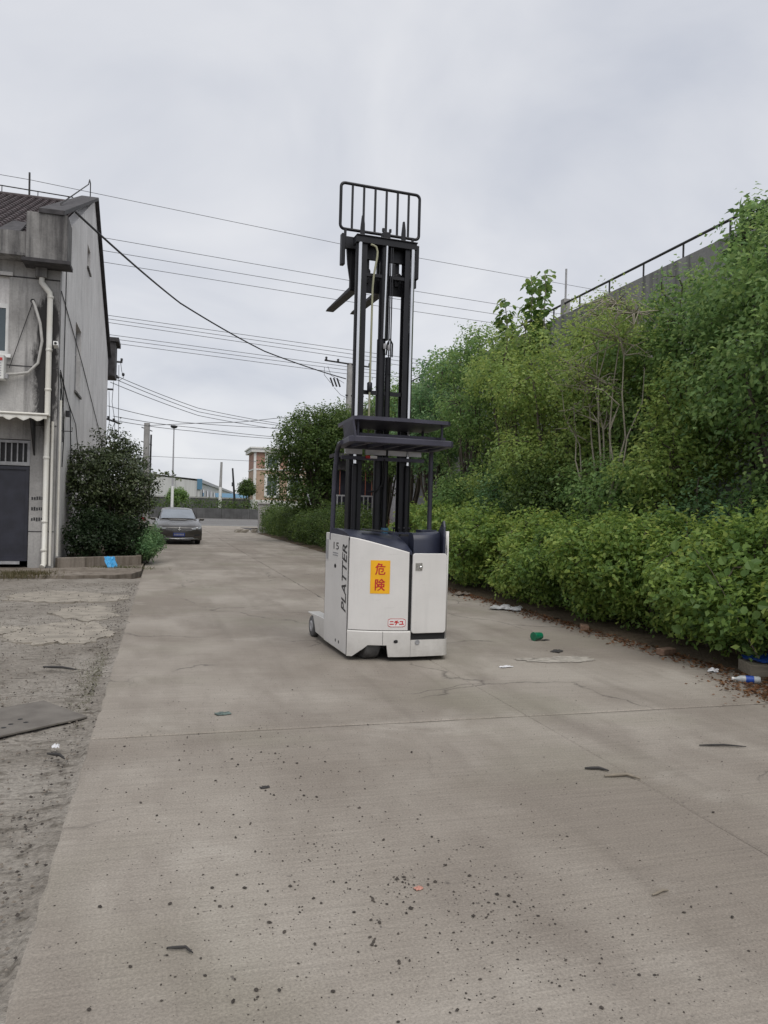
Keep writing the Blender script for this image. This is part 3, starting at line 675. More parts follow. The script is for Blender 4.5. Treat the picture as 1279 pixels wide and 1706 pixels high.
def hood_patch(t0, t1, z0, z1, off, name, m, parent, r=0, n=14):
    v = []; f = []
    for i in range(n+1):
        t = t0+(t1-t0)*i/n; e = 0
        if r: d = min(i, n-i)/n*(t1-t0); e = max(0, r-d*.7) if d*.7 < r else 0
        p = hp(t, off); v += [(p.x,p.y,z0+e*.6),(p.x,p.y,z1-e*.6)]
    for i in range(n): f.append((2*i, 2*i+2, 2*i+3, 2*i+1))
    return MB().add(v, f).build(name, m, parent)
sg = hood_patch(.385,.690,.690,1.028,.0025,'danger_sticker',MT['yellow'],hood)
for ch_, z0, z1 in (('危', .880, .998), ('険', .720, .838)):
    for k_ in range(3): put(ch_, on_hood(.460+.004*k_, .613+.004*k_, z0+.0015*k_, z1+.0015*k_, .0040+.0005*k_), 'sticker_lettering', MT['stred'], sg)
lbk = hood_patch(.676,.928,.352,.438,.0020,'maker_label_border',MT['stred'],hood, .02)
lb2 = hood_patch(.682,.922,.357,.433,.0034,'maker_label',MT['stwhite'],hood, .02)
put('ニチユ', on_hood(.700,.905,.370,.420,.005), 'label_lettering', MT['stred'], lb2, .055)
put('PLATTER', lambda u, v_: (-.5575, .270+.165*v_, .475+.70*u), 'side_lettering', MT['ink'], side, .012, .25)
put('15', lambda u, v_: (-.5575, .775-.20*u, 1.105+.075*v_), 'number_lettering', MT['ink'], side, .0)
for z in (1.035,1.06): MB().box(-.5575,-.5555,.60,.80,z,z+.010).build('small_print', MT['inkg'], side)

# ------------------------------------------------------------------ workshop building on the left
BX, BYF, BYR, BYM = -2.39, 19.0, 34.5, 26.75
BD = thing('workshop_building', 'two storey stained grey workshop with navy gate and tall gable beside the drive', 'building', (BX, BYF, 0))
def bw(x0, x1, y0, y1, z0, z1): return (x0-BX, x1-BX, y0-BYF, y1-BYF, z0, z1)
fw = MB()
for r_ in ((-9,-4.6,0,4.85),(-4.6,-2.93,2.95,4.85),(-2.93,BX,0,4.85),(-9,-5.2,4.85,6.62),(-3.45,BX,4.85,6.62),(-9,BX,6.62,7.62)):
    fw.box(*bw(r_[0], r_[1], 19.0, 19.24, r_[2], r_[3]))
fwo = fw.build('front_wall', MT['front'], BD)
rake = lambda y: 7.62 + (3.80)*(1-abs(y-BYM)/7.75)
gw = MB()
def gcol(y0, y1, z0, z1=None):
    if z1 is None:
        p = [(y0,z0),(y1,z0),(y1,rake(y1))] + ([(BYM,rake(BYM))] if y0 < BYM < y1 else []) + [(y0,rake(y0))]
    else: p = [(y0,z0),(y1,z0),(y1,z1),(y0,z1)]
    gw.slab([(0, y-BYF, z) for y, z in p], (-.24,0,0))
gcol(19.24,22.3,0); gcol(22.3,23.75,0,4.6); gcol(22.3,23.75,6.46); gcol(23.75,24.85,0); gcol(24.85,25.75,0,8.72); gcol(24.85,25.75,9.40); gcol(25.75,34.5,0)
gwo = gw.build('gable_wall', MT['gable'], BD)
MB().box(*bw(-9,BX-.24,34.26,34.5,0,7.6)).build('rear_wall', MT['gable'], BD)
MB().box(*bw(-9,-8.76,19.24,34.26,0,7.6)).build('far_wall', MT['gable'], BD)
MB().box(*bw(-8.7,-2.66,19.3,34.2,3.3,3.5)).build('floor_slab', MT['dark'], BD)
# gable windows: recessed frames and panes
def gwin(y0, y1, z0, z1, mullion=True):
    wn = MB().box(*bw(BX-.17,BX-.12,y0,y1,z0,z0+.06)).box(*bw(BX-.17,BX-.12,y0,y1,z1-.06,z1)).box(*bw(BX-.17,BX-.12,y0,y0+.05,z0+.06,z1-.06)).box(*bw(BX-.17,BX-.12,y1-.05,y1,z0+.06,z1-.06))
    if mullion: wn.box(*bw(BX-.165,BX-.125,(y0+y1)/2-.025,(y0+y1)/2+.025,z0+.06,z1-.06)).box(*bw(BX-.163,BX-.127,y0+.05,y1-.05,z0+.62*(z1-z0),z0+.62*(z1-z0)+.05))
    wo = wn.build('window', MT['galv'], BD); MB().box(*bw(BX-.155,BX-.145,y0,y1,z0,z1)).build('pane', MT['paneD'], wo)
    MB().box(*bw(BX-.12,BX+.05,y0-.05,y1+.05,z0-.06,z0-.002)).build('sill', MT['fascia'], wo)
gwin(22.3,23.75,4.6,6.46); gwin(24.85,25.75,8.72,9.40,False)
# front window
wf = MB().box(*bw(-5.2,-3.45,19.06,19.12,4.85,4.93)).box(*bw(-5.2,-3.45,19.06,19.12,5.90,6.00)).box(*bw(-3.52,-3.45,19.06,19.12,4.93,5.90)).box(*bw(-5.2,-5.13,19.06,19.12,4.93,5.90)).box(*bw(-4.36,-4.29,19.065,19.115,4.93,5.90)).build('window', MT['winframe'], BD)
MB().box(*bw(-5.2,-3.45,19.085,19.095,4.9,5.95)).build('pane', MT['pane'], wf)
MB().box(*bw(-5.2,-3.45,19.08,19.20,6.0,6.62)).build('transom_panel', MT['gable'], wf)
MB().box(*bw(-5.3,-3.38,18.93,19.06,4.77,4.848)).build('sill', MT['winframe'], wf)
MB().box(*bw(-5.3,-3.385,18.965,19.0,6.62,6.70)).build('lintel_trim', MT['gable'], wf)
# eaves gutter box, end block, soffit line
MB().box(*bw(-9,-3.05,18.52,18.998,7.02,7.50)).box(*bw(-9,-3.05,18.48,18.998,6.96,7.018)).build('gutter_box', MT['fascia'], BD)
MB().box(*bw(-3.05,-2.20,18.47,19.30,6.92,7.95)).build('end_block', MT['fascia'], BD, .015)
MB().box(*bw(-3.12,-2.13,18.40,19.0,6.84,6.915)).build('block_ledge', MT['coping'], BD)
def rslab(y0, z0, y1, z1, x0, x1, th): 
    return [(x0-BX,y0-BYF,z0),(x1-BX,y0-BYF,z0),(x1-BX,y1-BYF,z1),(x0-BX,y1-BYF,z1)], (0,0,th)
p, d = rslab(18.44, 7.93, BYM, 11.43, -2.80, -2.27, .11); MB().slab(p, d).build('coping', MT['coping'], BD, .01)
p, d = rslab(BYM+.002, 11.43, 35.1, 7.50, -2.80, -2.27, .11); MB().slab(p, d).build('coping', MT['coping'], BD, .01)
MB().box(*bw(-3.05,-2.12,34.52,35.9,7.0,8.45)).box(*bw(-3.12,-1.98,34.45,36.05,8.45,8.62)).build('rear_block', MT['coping'], BD)
# tiled roof: rows of half-round tiles on a deck, front slope
e0, e1 = Vector((0,19.0,7.42)), Vector((0,BYM,11.20)); sl_ = (e1-e0).normalized(); up_ = Vector((0,-sl_.z,sl_.y))
MB().slab([(-9-BX,0,7.40),(-2.86-BX,0,7.40),(-2.86-BX,BYM-BYF,11.17),(-9-BX,BYM-BYF,11.17)], (0,0,.03)).build('roof_deck', MT['tile'], BD)
MB().slab([(-9-BX,BYM+.01-BYF,11.17),(-2.86-BX,BYM+.01-BYF,11.17),(-2.86-BX,35.0-BYF,7.3),(-9-BX,35.0-BYF,7.3)], (0,0,.03)).build('roof_deck', MT['tile'], BD)
tl = MB(); rows = 26; L_ = (e1-e0).length/rows
for r_ in range(rows):
    for k in range(16):
        xc = -2.98-.21*k; v = []
        for s_ in (0, 1):
            b = e0 + sl_*(L_*(r_+s_*1.12)) + up_*(.045 if s_ == 0 else .02)
            for a in (0,45,90,135,180): q = b + Vector((xc+.085*math.cos(R(a)),0,0)) + up_*(.06*math.sin(R(a))); v.append((q.x-BX, q.y-BYF, q.z))
        tl.add(v, [(i,i+1,6+i,5+i) for i in range(4)]+[(4,3,2,1,0)])
tag(tl.build('roof_tiles', MT['tile'], BD), kind='stuff')
MB().tube([(-9-BX,BYM-BYF,11.25),(-2.9-BX,BYM-BYF,11.25)], .09, 8).build('ridge_cap', MT['tile'], BD)
MB().slab([(-3.9-BX,.3,7.62),(-3.3-BX,.0,7.55),(-3.35-BX,1.4,8.28),(-3.7-BX,1.6,8.36)], (0,0,.05)).build('roof_felt', MT['coping'], BD)
# safety rail, lightning hoop, mast on the ridge
rl = MB(); rl.tube([(-7-BX,BYM-BYF,11.60),(-3.05-BX,BYM-BYF,11.44)], .018, 6).build('roof_rail', MT['rail'], BD)
for x in (-6.2,-5.15,-4.1,-3.2): MB().tube([(x-BX,BYM-BYF,11.2),(x-BX,BYM-BYF,11.57-.04*(x+6.2))], .014, 6).build('roof_rail_post', MT['rail'], BD)
MB().tube([(-4.35-BX,BYM-BYF,11.2),(-4.36-BX,BYM-BYF,12.05)], .03, 8).build('lightning_rod', MT['rail'], BD)
MB().tube([(-2.55-BX,.9,8.32),(-2.55-BX,1.0,8.75),(-2.55-BX,7.3,11.75),(-2.55-BX,7.6,12.02),(-2.55-BX,7.9,12.02),(-2.55-BX,7.95,11.55)], .018, 6).build('verge_rail', MT['rail'], BD)
# downpipes
MB().box(*bw(-2.90,-2.66,18.82,18.998,6.62,6.84)).build('rain_hopper', MT['fascia'], BD, .01)
MB().tube([(-2.77-BX,-.09,6.66),(-2.77-BX,-.09,6.52),(-2.60-BX,-.09,6.30),(-2.585-BX,-.09,6.18),(-2.58-BX,-.09,3.5),(-2.57-BX,-.09,.14),(-2.60-BX,-.18,.07)], .062, 12).build('downpipe', MT['pvc'], BD)
for z in (6.2,5.0,4.1,2.55,1.1,.45): MB().lathe([(.064,-.03),(.071,-.025),(.071,.025),(.064,.03)], (-2.58-BX,-.09,z), 'z', 14).build('pipe_collar', MT['pvc'], BD)
MB().tube([(-2.46-BX,-.10,3.38),(-2.455-BX,-.10,1.8),(-2.45-BX,-.10,.1)], .030, 8).build('waste_pipe', MT['pvc'], BD)
MB().tube([(BX+.06-BX,.12,3.9),(BX+.06-BX,.12,.3)], .03, 8).build('waste_pipe', MT['pvc'], BD)
# awning over the gate
def awning():
    n = 90; v = []; f = []
    for i in range(n+1):
        x = -8.6+6.1*i/n; ph = 2*math.pi*(x/.29)
        for k, (y, z) in enumerate(((18.25,3.34),(18.24,3.44),(18.6,3.47),(18.99,3.50))):
            v.append((x-BX, y-BYF, z + (.035*math.sin(ph) if k == 0 else .012*math.sin(ph))))
    for i in range(n):
        for k in range(3): f.append((i*4+k, i*4+k+1, (i+1)*4+k+1, (i+1)*4+k))
    return MB().add(v, f, True)
awo = awning().build('awning', MT['pvc'], BD)
MB().tube([(-8.6-BX,-.76,3.46),(-2.46-BX,-.76,3.46)], .028, 8).build('awning_rail', MT['pvc'], awo)
MB().slab([(-2.86-BX,-.02,3.36),(-2.86-BX,-.70,3.38),(-2.86-BX,-.66,3.33),(-2.86-BX,-.05,2.62),(-2.86-BX,-.0,2.60)], (.03,0,0)).build('awning_bracket', MT['dark'], awo)
# gate and grille
gt = MB().box(*bw(-4.6,-2.97,19.10,19.14,.20,2.33)).build('gate', MT['navy'], BD)
for r_ in ((-4.6,-2.95,.19,.26),(-4.6,-2.95,2.27,2.34),(-3.02,-2.95,.262,2.268),(-3.80,-3.76,.262,2.268)):
    MB().box(*bw(r_[0],r_[1],19.06,19.098,r_[2],r_[3])).build('gate_frame', MT['navy'], gt)
MB().box(*bw(-4.6,-3.10,18.99,19.06,.12,.185)).build('threshold', MT['galv'], gt)
gr = MB().box(*bw(-4.6,-2.94,19.04,19.09,2.36,2.44)).box(*bw(-4.6,-2.94,19.04,19.09,2.87,2.93)).box(*bw(-3.0,-2.94,19.042,19.088,2.44,2.87)).build('grille', MT['galv'], BD)
for k in range(13): MB().box(*bw(-4.56+.122*k,-4.535+.122*k,19.05,19.08,2.44,2.87)).build('grille_bar', MT['galv'], gr)
MB().box(*bw(-4.6,-2.93,19.15,19.2,.19,2.95)).build('dark_backing', MT['dark'], BD)
# stencilled adverts (illegible digits) and stickers
for z in (1.60,1.36,1.12):
    for k in range(6): MB().box(*bw(-2.88+.052*k,-2.845+.052*k,18.994,18.999,z-.02*rnd.random(),z+.05+.02*rnd.random())).build('stencil_mark', MT['dark'], fwo)
for z in (3.28, .86): MB().box(*bw(-2.93,BX,18.992,18.999,z,z+.018)).build('wall_groove', MT['coping'], fwo)
MB().box(*bw(-9,BX,18.992,18.999,6.60,6.63)).build('wall_groove', MT['coping'], fwo)
MB().box(*bw(-9,BX,18.993,18.999,4.60,4.622)).build('wall_groove', MT['coping'], fwo)
# cables down the gable
for pts in ([(.02,.05,6.4),(.02,5.0,5.6),(.02,11.0,4.4),(.02,15.2,3.4)], [(.03,.15,4.55),(.03,1.6,4.1),(.03,3.6,3.7),(.03,5.5,2.0)], [(.03,.15,4.5),(.03,.7,3.9),(.03,1.1,3.2),(.03,.9,2.4)],
            [(.02,.9,7.4),(.02,.85,5.2),(.02,.95,3.0)], [(.03,.15,4.6),(.03,2.3,3.9),(.03,2.6,2.9),(.03,2.9,2.2)], [(.03,.3,4.2),(.03,.35,3.3),(.03,.5,2.5),(.03,.45,2.0)]):
    MB().tube(pts, .012, 6).build('wall_cable', MT['cable'], BD)
MB().rbox(.03,.13,1.25,1.45,3.66,3.80,.02).build('junction_box', MT['dark'], BD)
MB().tube([(.0,.7,3.25),(.25,.75,3.25),(.25,.75,3.35)], .012, 6).build('cable_bracket', MT['dark'], BD)
MB().tube([(BX+.02-BX,.5,3.0),(.04,.3,3.7)], .02, 6).build('cable_bracket', MT['dark'], BD)
# services fixed to the front: own things
ac = thing('air_conditioner', 'white air conditioner unit with red mark under the upstairs window', 'air conditioner', (-4.0, 18.6, 4.24))
MB().rbox(-.42,.55,.0,.32,.0,.52,.02).build('casing', MT['acw'], ac, .01)
for k in range(7): MB().box(.08,.50,-.006,.0,.06+.055*k,.075+.055*k).build('louvre', MT['galv'], ac)
MB().box(.38,.52,-.012,-.007,.40,.46).build('mark', MT['red'], ac)
MB().box(.50,.62,.05,.22,.02,.12).build('valve_cover', MT['galv'], ac)
MB().box(-.4,-.35,.03,.4,-.05,.0).box(.3,.35,.03,.4,-.05,.0).build('bracket', MT['dark'], ac)
MB().tube([(1.05,.36,1.85),(1.10,.30,1.75),(1.22,.30,1.35),(1.27,.30,.95),(1.20,.30,.45),(1.0,.30,.22),(.75,.28,.16),(.55,.24,.14)], .032, 8).build('refrigerant_hose', MT['hosew'], ac)
MB().tube([(1.05,.37,1.85),(.8,.36,1.0),(.6,.34,.3)], .008, 6).build('power_cable', MT['cable'], ac)
MB().lathe([(.05,-.01),(.05,.0),(.0,.0)], (1.04,.395,1.86), 'y', 12).build('pipe_hole', MT['black'], ac)
cc = thing('security_camera', 'small white security camera beside the downpipe at the wall corner', 'camera', (-2.42, 18.90, 5.05))
MB().obox((.0,-.10,.06), (.05,0,0), (0,.11,-.02), (0,.01,.045)).build('housing', MT['acw'], cc)
MB().lathe([(.03,0),(.03,-.02),(.02,-.024)], (.0,-.205,.075), 'y', 12).build('lens', MT['black'], cc)
MB().tube([(0,-.05,.03),(.02,.02,-.08),(.03,.09,-.10)], .018, 6).build('bracket', MT['galv'], cc)

# ------------------------------------------------------------------ foliage tools
def leaf_object(name, P, Nn, A, S, C, parent, m, wr=.30):
    n = len(P); B = np.cross(Nn, A)
    S = S[:, None]; v = np.empty((n, 4, 3))
    v[:, 0] = P; v[:, 1] = P + A*S*.48 + B*S*wr + Nn*S*.07; v[:, 2] = P + A*S - Nn*S*.10; v[:, 3] = P + A*S*.48 - B*S*wr + Nn*S*.07
    me = bpy.data.meshes.new(name); me.vertices.add(n*4); me.vertices.foreach_set('co', v.reshape(-1))
    me.loops.add(n*4); me.loops.foreach_set('vertex_index', np.arange(n*4, dtype=np.int32))
    me.polygons.add(n); me.polygons.foreach_set('loop_start', np.arange(0, n*4, 4, dtype=np.int32))
    me.update(calc_edges=True)
    at = me.color_attributes.new('leaf_colour', 'FLOAT_COLOR', 'POINT')
    c4 = np.ones((n, 4, 4)); c4[:, :, :3] = C[:, None, :]; at.data.foreach_set('color', c4.reshape(-1))
    me.materials.append(m); o = bpy.data.objects.new(name, me); COL.objects.link(o); o.parent = parent; return o
def big_leaves(name, P, Nn, A, S, C, parent, m, wr):
    """broad lobed leaves with a midrib fold, ten-sided"""
    out_ = [(0,0),(.10,.62),(.30,1.0),(.50,.86),(.62,1.02),(.80,.48),(1.0,0)]
    prof = out_+[(a,-b) for a, b in reversed(out_[1:-1])]; n, k = len(P), len(prof); B = np.cross(Nn, A); v = np.empty((n, k, 3))
    for i, (a, b) in enumerate(prof):
        v[:, i] = P+A*(S*a)[:,None]+B*(S*wr*b)[:,None]+Nn*(S*(.10*abs(b)-.12*a*a))[:,None]
    mid = [0,6]; f = []
    for j in range(n):
        o = j*k; f += [tuple(o+i for i in range(0,7)), (o,)+tuple(o+i for i in range(6,k))]
    me = bpy.data.meshes.new(name); me.from_pydata(v.reshape(-1,3).tolist(), [], f); me.update()
    at = me.color_attributes.new('leaf_colour', 'FLOAT_COLOR', 'POINT'); c4 = np.ones((n,k,4)); c4[:,:,:3] = C[:,None,:]; at.data.foreach_set('color', c4.reshape(-1))
    me.materials.append(m); o = bpy.data.objects.new(name, me); COL.objects.link(o); o.parent = parent; return o
def norm(a): return a/np.maximum(np.linalg.norm(a, axis=1, keepdims=True), 1e-9)
def tips_of(blobs, nt_, rng, shell=.4, lump=.16, sq=2.0, zmin=.05):
    b = np.array([k[:6] for k in blobs], float); ar = (b[:,3]*b[:,4]+b[:,3]*b[:,5]+b[:,4]*b[:,5]); ar /= ar.sum()
    ix = rng.choice(len(b), nt_, p=ar); d = norm(rng.normal(size=(nt_, 3)))
    k = (np.abs(d)**sq).sum(1)**(-1/sq); ph = b[ix, :3].sum(1)
    lm = 1 + lump*(np.sin(d[:,0]*5.1+ph*3)*np.cos(d[:,1]*4.3+ph)+.7*np.sin(d[:,2]*6.7+d[:,0]*3+ph*2)+.5*np.sin(d[:,1]*11+d[:,2]*9+ph))
    r = (1-shell*rng.random(nt_)**1.5)*lm*k
    P = b[ix,:3] + d*b[ix,3:6]*r[:,None]; O = norm(d/b[ix,3:6])
    keep = P[:,2] > zmin
    for j in range(len(b)):
        q = ((P-b[j,:3])/b[j,3:6]); inside = (np.abs(q)**sq).sum(1)**(1/sq) < .62; keep &= ~(inside & (ix != j) & (rng.random(nt_) < .85))
    return P[keep], O[keep]
def pal_pick(pal, k):
    pal = np.array(pal); x = np.clip(k, 0, .9999)*(len(pal)-1); i = x.astype(int); f_ = (x-i)[:,None]
    return pal[i]*(1-f_)+pal[i+1]*f_
def crown(name, blobs, nt_, per, spread, size, pal, parent, m, seed, shell=.4, lump=.16, sq=2.0, zmin=.05, droop=.25, wr=.30, bias=0., up=.5, twig=.16):
    """leafy sprays: each tip is a short twig with leaves set along it"""
    rng = np.random.default_rng(seed); P, O = tips_of(blobs, nt_, rng, shell, lump, sq, zmin); t_ = len(P)
    D = norm(O*.55+np.array([0,0,.35])+rng.normal(size=(t_,3))*.55)
    tipc = rng.random(t_); u = rng.uniform(-1,1,(t_*per,1)); DD = np.repeat(D, per, 0)
    PP = np.repeat(P, per, 0)+DD*u*twig+rng.normal(size=(t_*per,3))*spread; OO = np.repeat(O, per, 0)
    n = len(PP); Nn = norm(OO*.55+np.array([0,0,up])+rng.normal(size=(n,3))*.45)
    A = DD*.7+rng.normal(size=(n,3))*.6+np.array([0,0,-droop]); A = norm(A-Nn*(A*Nn).sum(1,keepdims=True))
    S = size*rng.uniform(.6,1.25,n); k = .60*np.repeat(tipc, per)+.25*rng.random(n)+.10*(u[:,0]+1)/2+bias
    C = pal_pick(pal, k)*rng.uniform(.85,1.15,(n,1))
    ok = PP[:,2] > zmin*.6
    leaf_object(name, PP[ok], Nn[ok], A[ok], S[ok], C[ok], parent, m, wr); return P
def clumps(rng_seed, n, cx, cy, cz, rx, ry, rz, r0, r1):
    """sub-crowns spread through an ellipsoid"""
    q = random.Random(rng_seed); o = []
    while len(o) < n:
        x, y, z = q.uniform(-1,1), q.uniform(-1,1), q.uniform(-1,1)
        if .25 < x*x+y*y+z*z < 1: r = q.uniform(r0, r1); o.append((cx+x*rx, cy+y*ry, cz+z*rz, r, r*q.uniform(.9,1.2), r*q.uniform(.7,.95)))
    return o
def limbs(name, base, tops, r0, m, parent, seed, P=None, ntw=40, twr=.007, wig=.05):
    q = random.Random(seed); mb = MB(); base = Vector(base); ends = []
    for tp in tops:
        tp = Vector(tp); pts = []; k = 7
        for i in range(k+1):
            s_ = i/k; p_ = base.lerp(tp, s_); p_.x += (1-s_)*0; bow = math.sin(s_*math.pi)*.12*(tp-base).length
            p_ += Vector((q.uniform(-wig,wig), q.uniform(-wig,wig), bow*.3)) if 0 < i < k else Vector((0,0,0)); pts.append(p_)
        mb.tube(pts, [max(.006, r0*(1-.82*i/k)) for i in range(k+1)], 7); ends += pts[2:]
    if P is not None and len(P):
        for _ in range(ntw):
            tp = Vector(P[q.randrange(len(P))]); st = min(ends, key=lambda e: (e-tp).length+q.random()*.5)
            mid = st.lerp(tp, .5)+Vector((q.uniform(-.1,.1), q.uniform(-.1,.1), q.uniform(-.02,.12)))
            mb.tube([st, mid, tp], [twr*2.2, twr*1.5, twr*.7], 5, False)
    return mb.build(name, m, parent)

PAL_H = [(.050,.100,.026),(.108,.194,.046),(.176,.278,.064),(.256,.350,.084),(.365,.422,.112)]
PAL_T = [(.058,.118,.040),(.112,.208,.066),(.168,.280,.090),(.230,.340,.114),(.300,.384,.142)]
PAL_Y = [(.090,.162,.046),(.166,.262,.072),(.228,.326,.088),(.288,.368,.104),(.360,.404,.132)]
PAL_G = [(.048,.112,.050),(.090,.188,.082),(.140,.258,.112),(.196,.316,.144),(.262,.362,.182)]
PAL_D = [(.022,.034,.014),(.040,.058,.024),(.062,.084,.036),(.090,.112,.050),(.140,.150,.085)]
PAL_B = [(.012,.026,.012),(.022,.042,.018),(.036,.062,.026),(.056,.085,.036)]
PAL_K = [(.024,.052,.015),(.048,.090,.023),(.078,.132,.034),(.118,.178,.048),(.165,.220,.064)]

# ------------------------------------------------------------------ clipped hedge along the right edge
ORD = ['first','second','third','fourth','fifth','sixth','seventh','eighth','ninth','tenth','eleventh','twelfth','thirteenth','fourteenth','fifteenth','sixteenth','seventeenth','eighteenth']
hy = [4.6+1.02*i for i in range(15)]
for i, y in enumerate(hy):
    q = random.Random(100+i); near = y < 12
    h = thing('hedge_shrub', f'{ORD[i]} clipped yellow green hedge shrub counting back from the blue tarpaulin', 'hedge', (6.18+q.uniform(-.05,.05), y, 0), 0, 'clipped hedge along the right road edge')
    bl = [(.12,0,.78,.62,.58,.72)] + clumps(700+i, 12, -.06, 0, .90+q.uniform(-.05,.06), .62, .52, .62, .24, .40)
    P = crown('crown', bl, 1500 if near else 900, 9, .035, .074 if near else .085, PAL_H, h, MT['leaf'], 300+i, .40, .22, 2.2, .07, bias=q.uniform(-.10,.10), twig=.13)
    limbs('stem', (0,0,-.08), [(q.uniform(-.4,.3),q.uniform(-.35,.35),1.2) for _ in range(5)], .022, MT['bark'], h, i, P, 26)

# ------------------------------------------------------------------ trees and shrubs between the hedge and the wall
def tree(name, label, x, y, blobs, nt_, per, spread, size, pal, seed, group='trees in front of the boundary wall', m='leaf', bark='bark', r0=.06, tops=None, ntw=60, **kw):
    t = thing(name, label, 'tree', (x, y, 0), 0, group)
    P = crown('crown', blobs, nt_, per, spread, size, pal, t, MT[m], seed, **kw)
    if tops is None: tops = [(b[0]*.8, b[1]*.8, b[2]+b[5]*.45) for b in blobs]
    limbs('trunk', (0,0,-.1), tops, r0, MT[bark], t, seed, P, ntw); return t
tree('broadleaf_tree', 'tall dense broadleaf tree filling the right edge above the tarpaulin', 7.75, 7.7,
     [(.1,0,3.3,.8,1.0,1.6)]+clumps(801, 26, -.1, 0, 3.4, 1.05, 1.6, 2.1, .45, .75)+[(.1,-.5,5.6,.6,.7,.55),(-.1,.6,5.3,.6,.7,.55),(-.2,1.3,4.7,.5,.6,.6),(-.3,1.4,3.4,.6,.7,.9)], 4600, 8, .05, .085, PAL_T, 21, lump=.2, shell=.5, r0=.09, twig=.2)
tree('broadleaf_tree', 'short leafy tree with light green leaves below the bare pale branches', 7.35, 9.9,
     [(.1,0,2.1,.6,.8,.8)]+clumps(802, 12, 0, 0, 2.5, .7, 1.0, 1.0, .32, .52), 1900, 8, .05, .075, PAL_Y, 22, lump=.2, r0=.05, twig=.18)
tree('camphor_tree', 'dark glossy tree whose leaf tuft rises above the rail at top right', 8.35, 9.25,
     [(0,0,4.9,.45,.55,.65),(-.1,.35,5.7,.26,.28,.26),(-.05,.1,6.05,.22,.24,.2),(.1,-.6,5.4,.5,.55,.6)], 300, 9, .05, .15, PAL_T[:4], 23, m='leafd', lump=.2, shell=.6, r0=.05, wr=.22, ntw=150, twig=.14)
tree('broadleaf_tree', 'green tree right behind the bare pale branches', 8.1, 10.9,
     [(.2,0,3.4,.5,.9,1.3)]+clumps(804, 22, .05, 0, 3.7, .55, 1.3, 1.55, .40, .62), 2700, 8, .05, .082, PAL_T, 24, lump=.2, r0=.06, twig=.2)
tree('broadleaf_tree', 'yellow green tree left of the bare pale branches', 8.0, 12.6,
     [(.2,0,3.4,.5,.9,1.3)]+clumps(805, 22, .05, 0, 3.8, .6, 1.2, 1.55, .40, .62), 2700, 8, .05, .080, PAL_Y, 25, lump=.2, r0=.06, twig=.2)
# sparse tree with visible pale branches
st_ = thing('sparse_tree', 'thin tree with bare pale branches and feathery yellow green leaves by the wall', 'tree', (7.05, 11.3, 0), 0, 'trees in front of the boundary wall')
P = crown('crown', clumps(803, 18, -.1, 0, 4.2, .55, 1.35, 1.2, .30, .50), 560, 8, .05, .058, PAL_Y, st_, MT['leaf'], 31, .85, .25, twig=.2)
limbs('trunk', (0,0,-.1), [(.0,.1,5.2),(-.1,-.9,4.7),(.1,.9,4.7),(.1,.45,5.0),(-.1,-.4,5.0),(-.1,1.3,3.8),(-.1,-1.2,3.8),(-.2,.7,3.4),(-.2,-.7,3.3)], .028, MT['barkp'], st_, 31, P, 190, .006, wig=.11)
specs = [(7.6,13.7,5.55,1.3,PAL_Y,41,'rounded yellow green tree leaning behind the bare pale branches'),
         (7.6,15.8,6.15,1.4,PAL_Y,42,'dense yellow green tree below the tallest big leaved shoots'),
         (7.6,18.2,6.45,1.6,PAL_T,43,'bright green tree rising just right of the forklift guard'),
         (7.6,21.0,6.35,1.6,PAL_G,44,'fresh green tree beside the right mast column'),
         (7.7,23.9,6.15,1.7,PAL_T,45,'leafy tree seen between the mast columns of the forklift'),
         (7.7,26.9,6.05,1.7,PAL_K,46,'green tree behind the left mast column')]
for x, y, zt, ry, pal, sd_, lab in specs:
    near = y < 19; rz = (zt-(1.5 if near else 3.1))/2
    tree('broadleaf_tree', lab, x, y, [(.2,0,zt-2.2,.75,ry*.8,1.5)]+clumps(sd_*7, 26, -.05, 0, zt-rz-.30, .95, ry, rz*.92, .45, .72)+[(0,-.4,zt-.75,.6,.7,.5),(0,.5,zt-.8,.6,.7,.5)]+([(-.2,-.4,1.9,.7,ry*.8,.8)] if y < 19 else []),
         3500 if near else 2100, 8, .05, .078 if near else .10, pal, sd_, lump=.2, shell=.5, r0=.055, ntw=70, twig=.2)
for i, (x, y, zt, pal, lab) in enumerate([(7.0,8.6,2.3,PAL_G,'low bluish green bush between hedge and light green tree'),(7.05,11.2,2.7,PAL_T,'low bush under the bare pale branches'),
                                  (7.0,13.3,2.8,PAL_K,'dark low bush behind the middle of the hedge'),(7.0,15.4,2.6,PAL_G,'low bluish green bush behind the hedge right of the forklift'),(7.0,17.6,2.6,PAL_T,'low green bush next to the forklift guard pillar')]):
    b_ = thing('bush', lab, 'bush', (x, y, 0), 0, 'bushes behind the hedge')
    P = crown('crown', [(0,0,zt-1.1,.5,.8,.8)]+clumps(60+i, 9, 0, 0, zt-.95, .5, .95, .65, .3, .48), 1250, 8, .05, .074, pal, b_, MT['leaf'], 60+i, .5, .22, twig=.18)
    limbs('stem', (0,0,-.08), [(0,.3,zt-.4),(.1,-.4,zt-.5),(-.2,.1,zt-.7)], .03, MT['bark'], b_, 60+i, P, 40)
